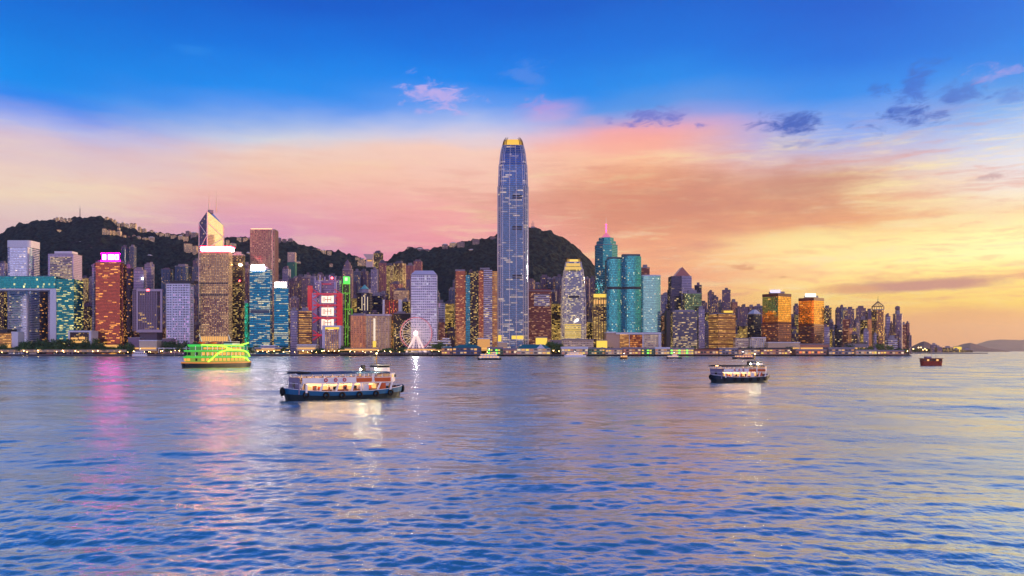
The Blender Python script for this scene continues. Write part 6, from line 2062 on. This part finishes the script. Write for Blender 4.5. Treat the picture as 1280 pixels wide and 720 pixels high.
def make_person(seated):
    t = empty("person", (0, 0, 0), None, "person", "passengers on the nearest ferry")
    if seated:
        hip, knee, foot = (0, .46), (.42, .48), (.44, .04)
    else:
        hip, knee, foot = (0, .88), (.03, .47), (0, .04)
    hz_ = hip[1]
    P_ = [(0, 0, hz_), (0, 0, hz_ + .26), (0, 0, hz_ + .50), (0, 0, hz_ + .60), (.02, 0, hz_ + .74)]
    Rr = [.13, .12, .14, .05, .10]
    E = [(0, 1), (1, 2), (2, 3), (3, 4)]
    for sgn in (-1, 1):
        k = len(P_)
        P_ += [(hip[0], sgn * .10, hz_ - .02), (knee[0], sgn * .11, knee[1]), (foot[0], sgn * .11, foot[1]), (foot[0] + .16, sgn * .11, .035)]
        Rr += [.085, .06, .045, .04]
        E += [(0, k), (k, k + 1), (k + 1, k + 2), (k + 2, k + 3)]
        k = len(P_)
        P_ += [(0, sgn * .19, hz_ + .47), (.05, sgn * .24, hz_ + .20), (.20, sgn * .20, hz_ + .04)]
        Rr += [.055, .042, .035]
        E += [(2, k), (k, k + 1), (k + 1, k + 2)]
    me = bpy.data.meshes.new("body")
    me.from_pydata(P_, E, [])
    o = bpy.data.objects.new("body", me)
    COL.objects.link(o)
    o.parent = t
    md = o.modifiers.new("skin", 'SKIN')
    for i, r in enumerate(Rr):
        me.skin_vertices[0].data[i].radius = (r, r)
    me.skin_vertices[0].data[0].use_root = True
    o.modifiers.new("smooth", 'SUBSURF').render_levels = 1
    me.materials.append(M_skin)
    mb = MB()
    mb.loft([[(x * w, y * d, hz_ + h) for x, y in unit_poly('round', 1.0)] for h, w, d in ((-.06, .30, .38), (.20, .29, .36), (.44, .32, .46), (.54, .16, .22))], bot=True)
    sh = mb.build("shirt", CLOTH[0][0], t)
    sh.material_slots[0].link = 'OBJECT'
    sh.material_slots[0].material = CLOTH[0][0]
    mb = MB(); mb.ball((0, 0, hz_ + .79), .115, 10, 6, .9); mb.build("hair", M_hair, t)
    return t


def seat(proto, ferry_, x, y, z, rz, cloth, label):
    o = copy_tree(proto)
    M = Matrix.Translation(ferry_.location) @ Matrix.Rotation(ferry_.rotation_euler.z, 4, 'Z')
    o.location = M @ Vector((x, y, z))
    o.rotation_euler = (0, 0, ferry_.rotation_euler.z + R(rz))
    o["label"] = label
    for ch in o.children:
        if ch.name.startswith("shirt"):
            ch.material_slots[0].link = 'OBJECT'
            ch.material_slots[0].material = cloth
    return o


p_sit, p_std = make_person(True), make_person(False)
rows = (-9.3, -7.6, -5.9, -4.2, -2.5, -.8, .9, 2.6, 4.3, 6.0)
for k, x in enumerate(rows):
    mt, cn = CLOTH[(k * 5 + 1) % 6]
    seat(p_sit, ferry, x + .05, -2.55 + .3 * (k % 2), 3.44, 0, mt, f"person in {cn} seated on the nearest ferry's upper deck, {ORD[k + 1]} row from stern")
for k, (x, y, rz) in enumerate(((-7.6, -2.95, -80), (-4.6, -2.8, -60), (-1.2, -3.0, -95), (2.0, -2.8, 20), (9.2, -2.4, 30), (10.4, -1.2, 10), (10.9, .6, -10))):
    mt, cn = CLOTH[(k * 5 + 3) % 6]
    seat(p_std, ferry, x, y, 1.16, rz, mt, f"person in {cn} standing on the nearest ferry's lower deck, {ORD[k + 1]} from stern")
for pr_ in (p_sit, p_std):
    for ch in list(pr_.children):
        bpy.data.objects.remove(ch)
    bpy.data.objects.remove(pr_)


def green_ferry():
    t = empty("party_ferry", (px_x(272, 480), 480, 0.05), "large three deck ferry lit all over in green and yellow", "ferry")
    t.rotation_euler = (0, 0, R(60))
    t.scale = (1.2, 1.16, 1.08)
    Lh, B = 20.5, 12.0
    gp = plain("green hull paint", (16, 60, 40), .45)
    gpa = plain("green deck panels", (26, 120, 56), .5)
    gl = glow("green strip light", (.06, .9, .08, 1), .7, False)
    yl = glow("yellow green neon", (.50, 1.0, .06, 1), 1.7)
    pl = plan(Lh, B, p=3.6)
    mb = MB(); mb.loft(hull_rings(pl, [(-1, 0, .86), (0, 0, .96), (2.1, .3, 1.0)]), top=False, bot=True); mb.build("hull", plain("black hull", (16, 30, 30), .4), t)
    mb = MB(); mb.loft(hull_rings(pl, [(2.11, .3, 1.004), (2.9, .3, 1.01), (2.91, .3, .9)]), top=True); mb.build("rubbing_band", glow("orange band light", (1, .34, .05, 1), .6, False), t)
    d = [(x * .95, y * .93) for x, y in pl]
    lit = glow("amber saloon glazing", (1, .44, .06, 1), 1.0, False)
    dk = plain("dark stern glass", (10, 48, 46), .1)
    for k, (z0, z1) in enumerate(((3.1, 5.4), (6.2, 8.8), (9.6, 11.4))):
        sc_ = (1.0, .98, .86)[k]
        mb = MB(); mb.prism([(x * sc_ * .94, y * sc_ * .94) for x, y in d], z0, z1); mb.build("saloon", glow("green lit saloon cladding", ((.50, .85, .08, 1), (.30, .85, .10, 1), (.16, .75, .12, 1))[k], (.40, .34, .30)[k], False), t)  # LED wash on white cladding put in as its own green glow
        mb = MB(); mb.prism([(x * sc_, y * sc_) for x, y in d], z1 + .01, z1 + .75, bot=True); mb.build("deck_edge", gl, t)
        # saloon windows down both sides and across the stern
        m_ = 13
        for s_ in (-1, 1):
            for i in range(m_):
                x = -15 + i * 30 / (m_ - 1)
                x *= sc_
                y = s_ * (B / 2 * .93 * sc_ * .94 * (1 - min(.999, abs(x / (Lh * .95 * sc_ * .94))) ** 3.6) ** (1 / 2.3) + .06)
                if abs(x) > 14 * sc_:
                    continue
                mb = MB(); mb.box((x, y, (z0 + z1) / 2 + .1), (1.7, .3, (z1 - z0) * .62)); mb.build("window", lit, t)
        if k < 2:
            for y in (-3.6, -1.2, 1.2, 3.6):
                xs_ = -Lh * .95 * sc_ * .94 * (1 - (abs(y) / (B / 2 * .93 * .94)) ** 2.3) ** (1 / 3.6) - .05
                mb = MB(); mb.box((xs_, y, (z0 + z1) / 2 + .1), (.4, 1.9, (z1 - z0) * .62)); mb.build("window", dk if (k or abs(y) > 2) else lit, t)
    # neon arches along both sides
    for s_ in (-1, 1):
        yy = s_ * B * .475
        for path in (((-10, 3.1), (-6.5, 6.0), (-3, 8.6), (1, 9.6), (8, 9.8), (13, 9.3), (16.5, 7.8), (18.2, 6.0)),
                     ((-11, 12.3), (-4, 12.2), (0, 11.6), (3, 10.2), (5, 9.8)), ((9, 12.4), (13, 13.2), (16.5, 13.9)), ((4, 5.9), (11, 5.8), (15, 4.8), (17.6, 3.0))):
            mb = MB()
            for (xa, za), (xb, zb) in zip(path, path[1:]):
                mb.tube((xa, yy * (1 - (abs(xa) / 22) ** 4), za), (xb, yy * (1 - (abs(xb) / 22) ** 4), zb), .46, n=5, caps=False)
            mb.build("neon_arch", yl, t)
        mb = MB(); mb.tube((-14, s_ * B * .44, 12.4), (12, s_ * B * .44, 12.4), .3, n=5); mb.build("neon_rail", yl if s_ < 0 else gl, t)
    mb = MB(); mb.prism([(x * .82 - .8, y * .84) for x, y in d], 12.2, 12.7, bot=True); mb.build("top_roof", glow("green roof wash", (.06, .8, .14, 1), .8, False), t)
    mb = MB(); mb.box((9, 0, 13.6), (5, 6.5, 1.8)); w = mb.build("wheelhouse", M_bwhite, t)
    mb = MB(); mb.box((9, 0, 13.9), (5.1, 6.6, .7)); mb.build("window", M_bglass, w)
    for k, z in enumerate((6.2, 9.6)):
        for s_ in (-1, 1):
            for i in range(12):
                x = -16 + i * 2.9
                mb = MB(); mb.box((x, s_ * (B / 2 * .90) * (1 - (abs(x) / 21) ** 4), z + 1.1), (.22, .22, 2.2)); mb.build("post", M_bwhite, t)
    for x in (-13, -6):
        mb = MB(); mb.loft([[(x + a * 2.2 * w, -B * .36 + b * 1.0 * w, 12.9 + h) for a, b in unit_poly('round', 1.0)] for h, w in ((0, .8), (.5, 1.9), (1.1, 2.0), (1.3, 1.5))], bot=True); mb.build("lifeboat", M_orange, t)
    for x in (-9, 9):
        mb = MB(); mb.tube((x, 0, 12.6), (x - 2.2, 0, 18.5), .32, .16); mb.build("mast", M_bwhite, t)
    return t


green_ferry()


def boat(label, px, wl, length, beam, yaw, hullm, cabm, cabins, roofm=M_bwhite, cat="boat", name="motor_boat", mast_h=0, lit=M_bpane, group=None, nwin=6):
    """cabins: (x0, x1, z0, z1) as fractions of the length and metres"""
    D = CH * F / (wl - HZ)
    t = empty(name, (px_x(px, D), D, .05), label, cat, group)
    t.rotation_euler = (0, 0, R(yaw))
    Lh = length / 2
    pl = plan(Lh, beam, 28, 2.4)
    mb = MB(); mb.loft(hull_rings(pl, [(-.6, 0, .8), (0, 0, .93), (length * .055 + .5, length * .02, 1.0)]), top=True, bot=True); mb.build("hull", hullm, t)
    for x0, x1, z0, z1 in cabins:
        cx, w = (x0 + x1) / 2 * length, (x1 - x0) * length
        bw = beam * (.8 if z0 < 3 else .66)
        mb = MB(); mb.box((cx, 0, (z0 + z1) / 2), (w, bw, z1 - z0)); c = mb.build("cabin", cabm, t)
        mb = MB(); mb.box((cx, 0, z1 + .12), (w + .7, bw + .7, .22)); mb.build("roof", roofm, c)
        for s_ in (-1, 1):
            for i in range(nwin):
                mb = MB(); mb.box((cx - w / 2 + (i + .5) * w / nwin, s_ * (bw / 2 + .03), z0 + (z1 - z0) * .6), (w / nwin * .68, .1, (z1 - z0) * .45)); mb.build("window", lit, c)
        mb = MB(); mb.box((cx - w / 2 - .03, 0, z0 + (z1 - z0) * .6), (.1, bw * .7, (z1 - z0) * .4)); mb.build("window", lit, c)
    if mast_h:
        zt = max(c[3] for c in cabins)
        mb = MB(); mb.tube((0, 0, zt), (-.3, 0, zt + mast_h), .14, .07); mb.tube((-.2, -.8, zt + mast_h * .7), (-.2, .8, zt + mast_h * .7), .06); mb.build("mast", M_bwhite, t)
        mb = MB(); mb.ball((-.3, 0, zt + mast_h + .15), .25, 8, 6); mb.build("mast_lamp", M_lampw, t)
    return t


boat("white ferry with a black hull moored before the green lit shed", 612, 450, 27, 7.5, 8, M_hullk, M_bwhite, [(-.42, .38, 1.8, 4.2), (-.36, .30, 4.5, 6.6), (.12, .26, 6.9, 8.6)], M_broof, "ferry", "moored_ferry", 3, M_bpane)
boat("small white launch below the framed box on its stem", 175.5, 445.0, 32, 8, 4, M_bwhite, M_bwhite, [(-.40, .34, 2.4, 6.0), (-.30, .18, 6.3, 9.6)], M_bwhite, mast_h=4, lit=M_bglass)
boat("stubby dark work boat before the rose lit pier", 780, 449, 13, 5, 35, M_hullk, M_seat, [(-.30, .26, 1.2, 4.6)], M_bwhite, mast_h=2)
boat("long low white cruiser before the yellow and green lit pier", 843, 448.3, 21, 5.5, 5, M_hullk, M_bwhite, [(-.40, .22, 1.6, 3.6), (-.12, .14, 3.8, 5.2)], M_bwhite, mast_h=2.5)
boat("pink lit low ferry passing behind the dark hulled ferry", 929, 449, 27, 6.5, 4, M_hullk, plain("pink boat side", (206, 130, 150), .5), [(-.34, .40, 1.8, 4.6), (.04, .34, 4.8, 6.2)], M_blav, "ferry", "passing_ferry", 2.5)
boat("white cruiser tied up at the long white and gold lit pier", 719, 446.2, 36, 7, 3, M_bwhite, M_bwhite, [(-.40, .34, 2.4, 5.0), (-.24, .14, 5.3, 7.2)], M_bwhite, mast_h=2)

# the high-sided timber boat out on the gold water
D = CH * F / (457 - HZ)
t = empty("wooden_junk", (px_x(1164, D), D, .05), "small high sided red brown wooden boat alone on golden water", "boat")
t.rotation_euler = (0, 0, R(2))
pl = plan(7.4, 5.4, 30, 4.5)
mb = MB(); mb.loft(hull_rings(pl, [(-.6, 0, .8), (.1, 0, .92), (2.3, .6, 1.0)]), top=True, bot=True); mb.build("hull", plain("dark red timber hull", (156, 50, 28), .5, scale=.8, var=.5), t)
mb = MB(); mb.box((-.2, 0, 3.5), (13.0, 4.4, 2.3)); c = mb.build("cabin", M_wood, t)
mb = MB(); mb.box((-.2, 0, 4.8), (14.2, 5.3, .28)); mb.build("roof", plain("red brown roof", (130, 70, 48), .6), c)
for s_ in (-1, 1):
    for i in range(6):
        mb = MB(); mb.box((-5.6 + i * 2.15, s_ * 2.24, 3.7), (1.45, .1, 1.1)); mb.build("window", M_bpane if i in (1, 4) else M_bglass, c)
for i in range(7):
    for s_ in (-1, 1):
        mb = MB(); mb.tube((-6.4 + i * 2.1, s_ * 2.45, 2.5), (-6.4 + i * 2.1, s_ * 2.45, 4.7), .09); mb.build("post", M_wood, t)
mb = MB(); mb.box((-2.4, 0, 5.5), (3.4, 3.0, 1.2)); mb.build("upper_cabin", M_blav, t)
for x, h in ((.2, 8.6), (3.3, 7.4), (4.6, 6.6), (-4.4, 7.0)):
    mb = MB(); mb.tube((x, 0, 4.9), (x, 0, h), .09, .05); mb.build("mast", M_wood, t)

# ------------------------------------------------------------------ the air over the strait
hz = MB()
hz.box((0, 8500, 326), (34000, 23000, 658))
m = bpy.data.materials.new("evening haze")
m.use_nodes = True
m.node_tree.nodes.clear()
g = NT(m.node_tree)
v = g.node("ShaderNodeVolumePrincipled")
v.inputs["Color"].default_value = (0.93, 0.93, 0.95, 1)
v.inputs["Density"].default_value = 2.6e-5
v.inputs["Anisotropy"].default_value = 0.55
o = g.node("ShaderNodeOutputMaterial")
m.node_tree.links.new(v.outputs[0], o.inputs["Volume"])
h = hz.build("haze", m)
h["kind"] = "stuff"
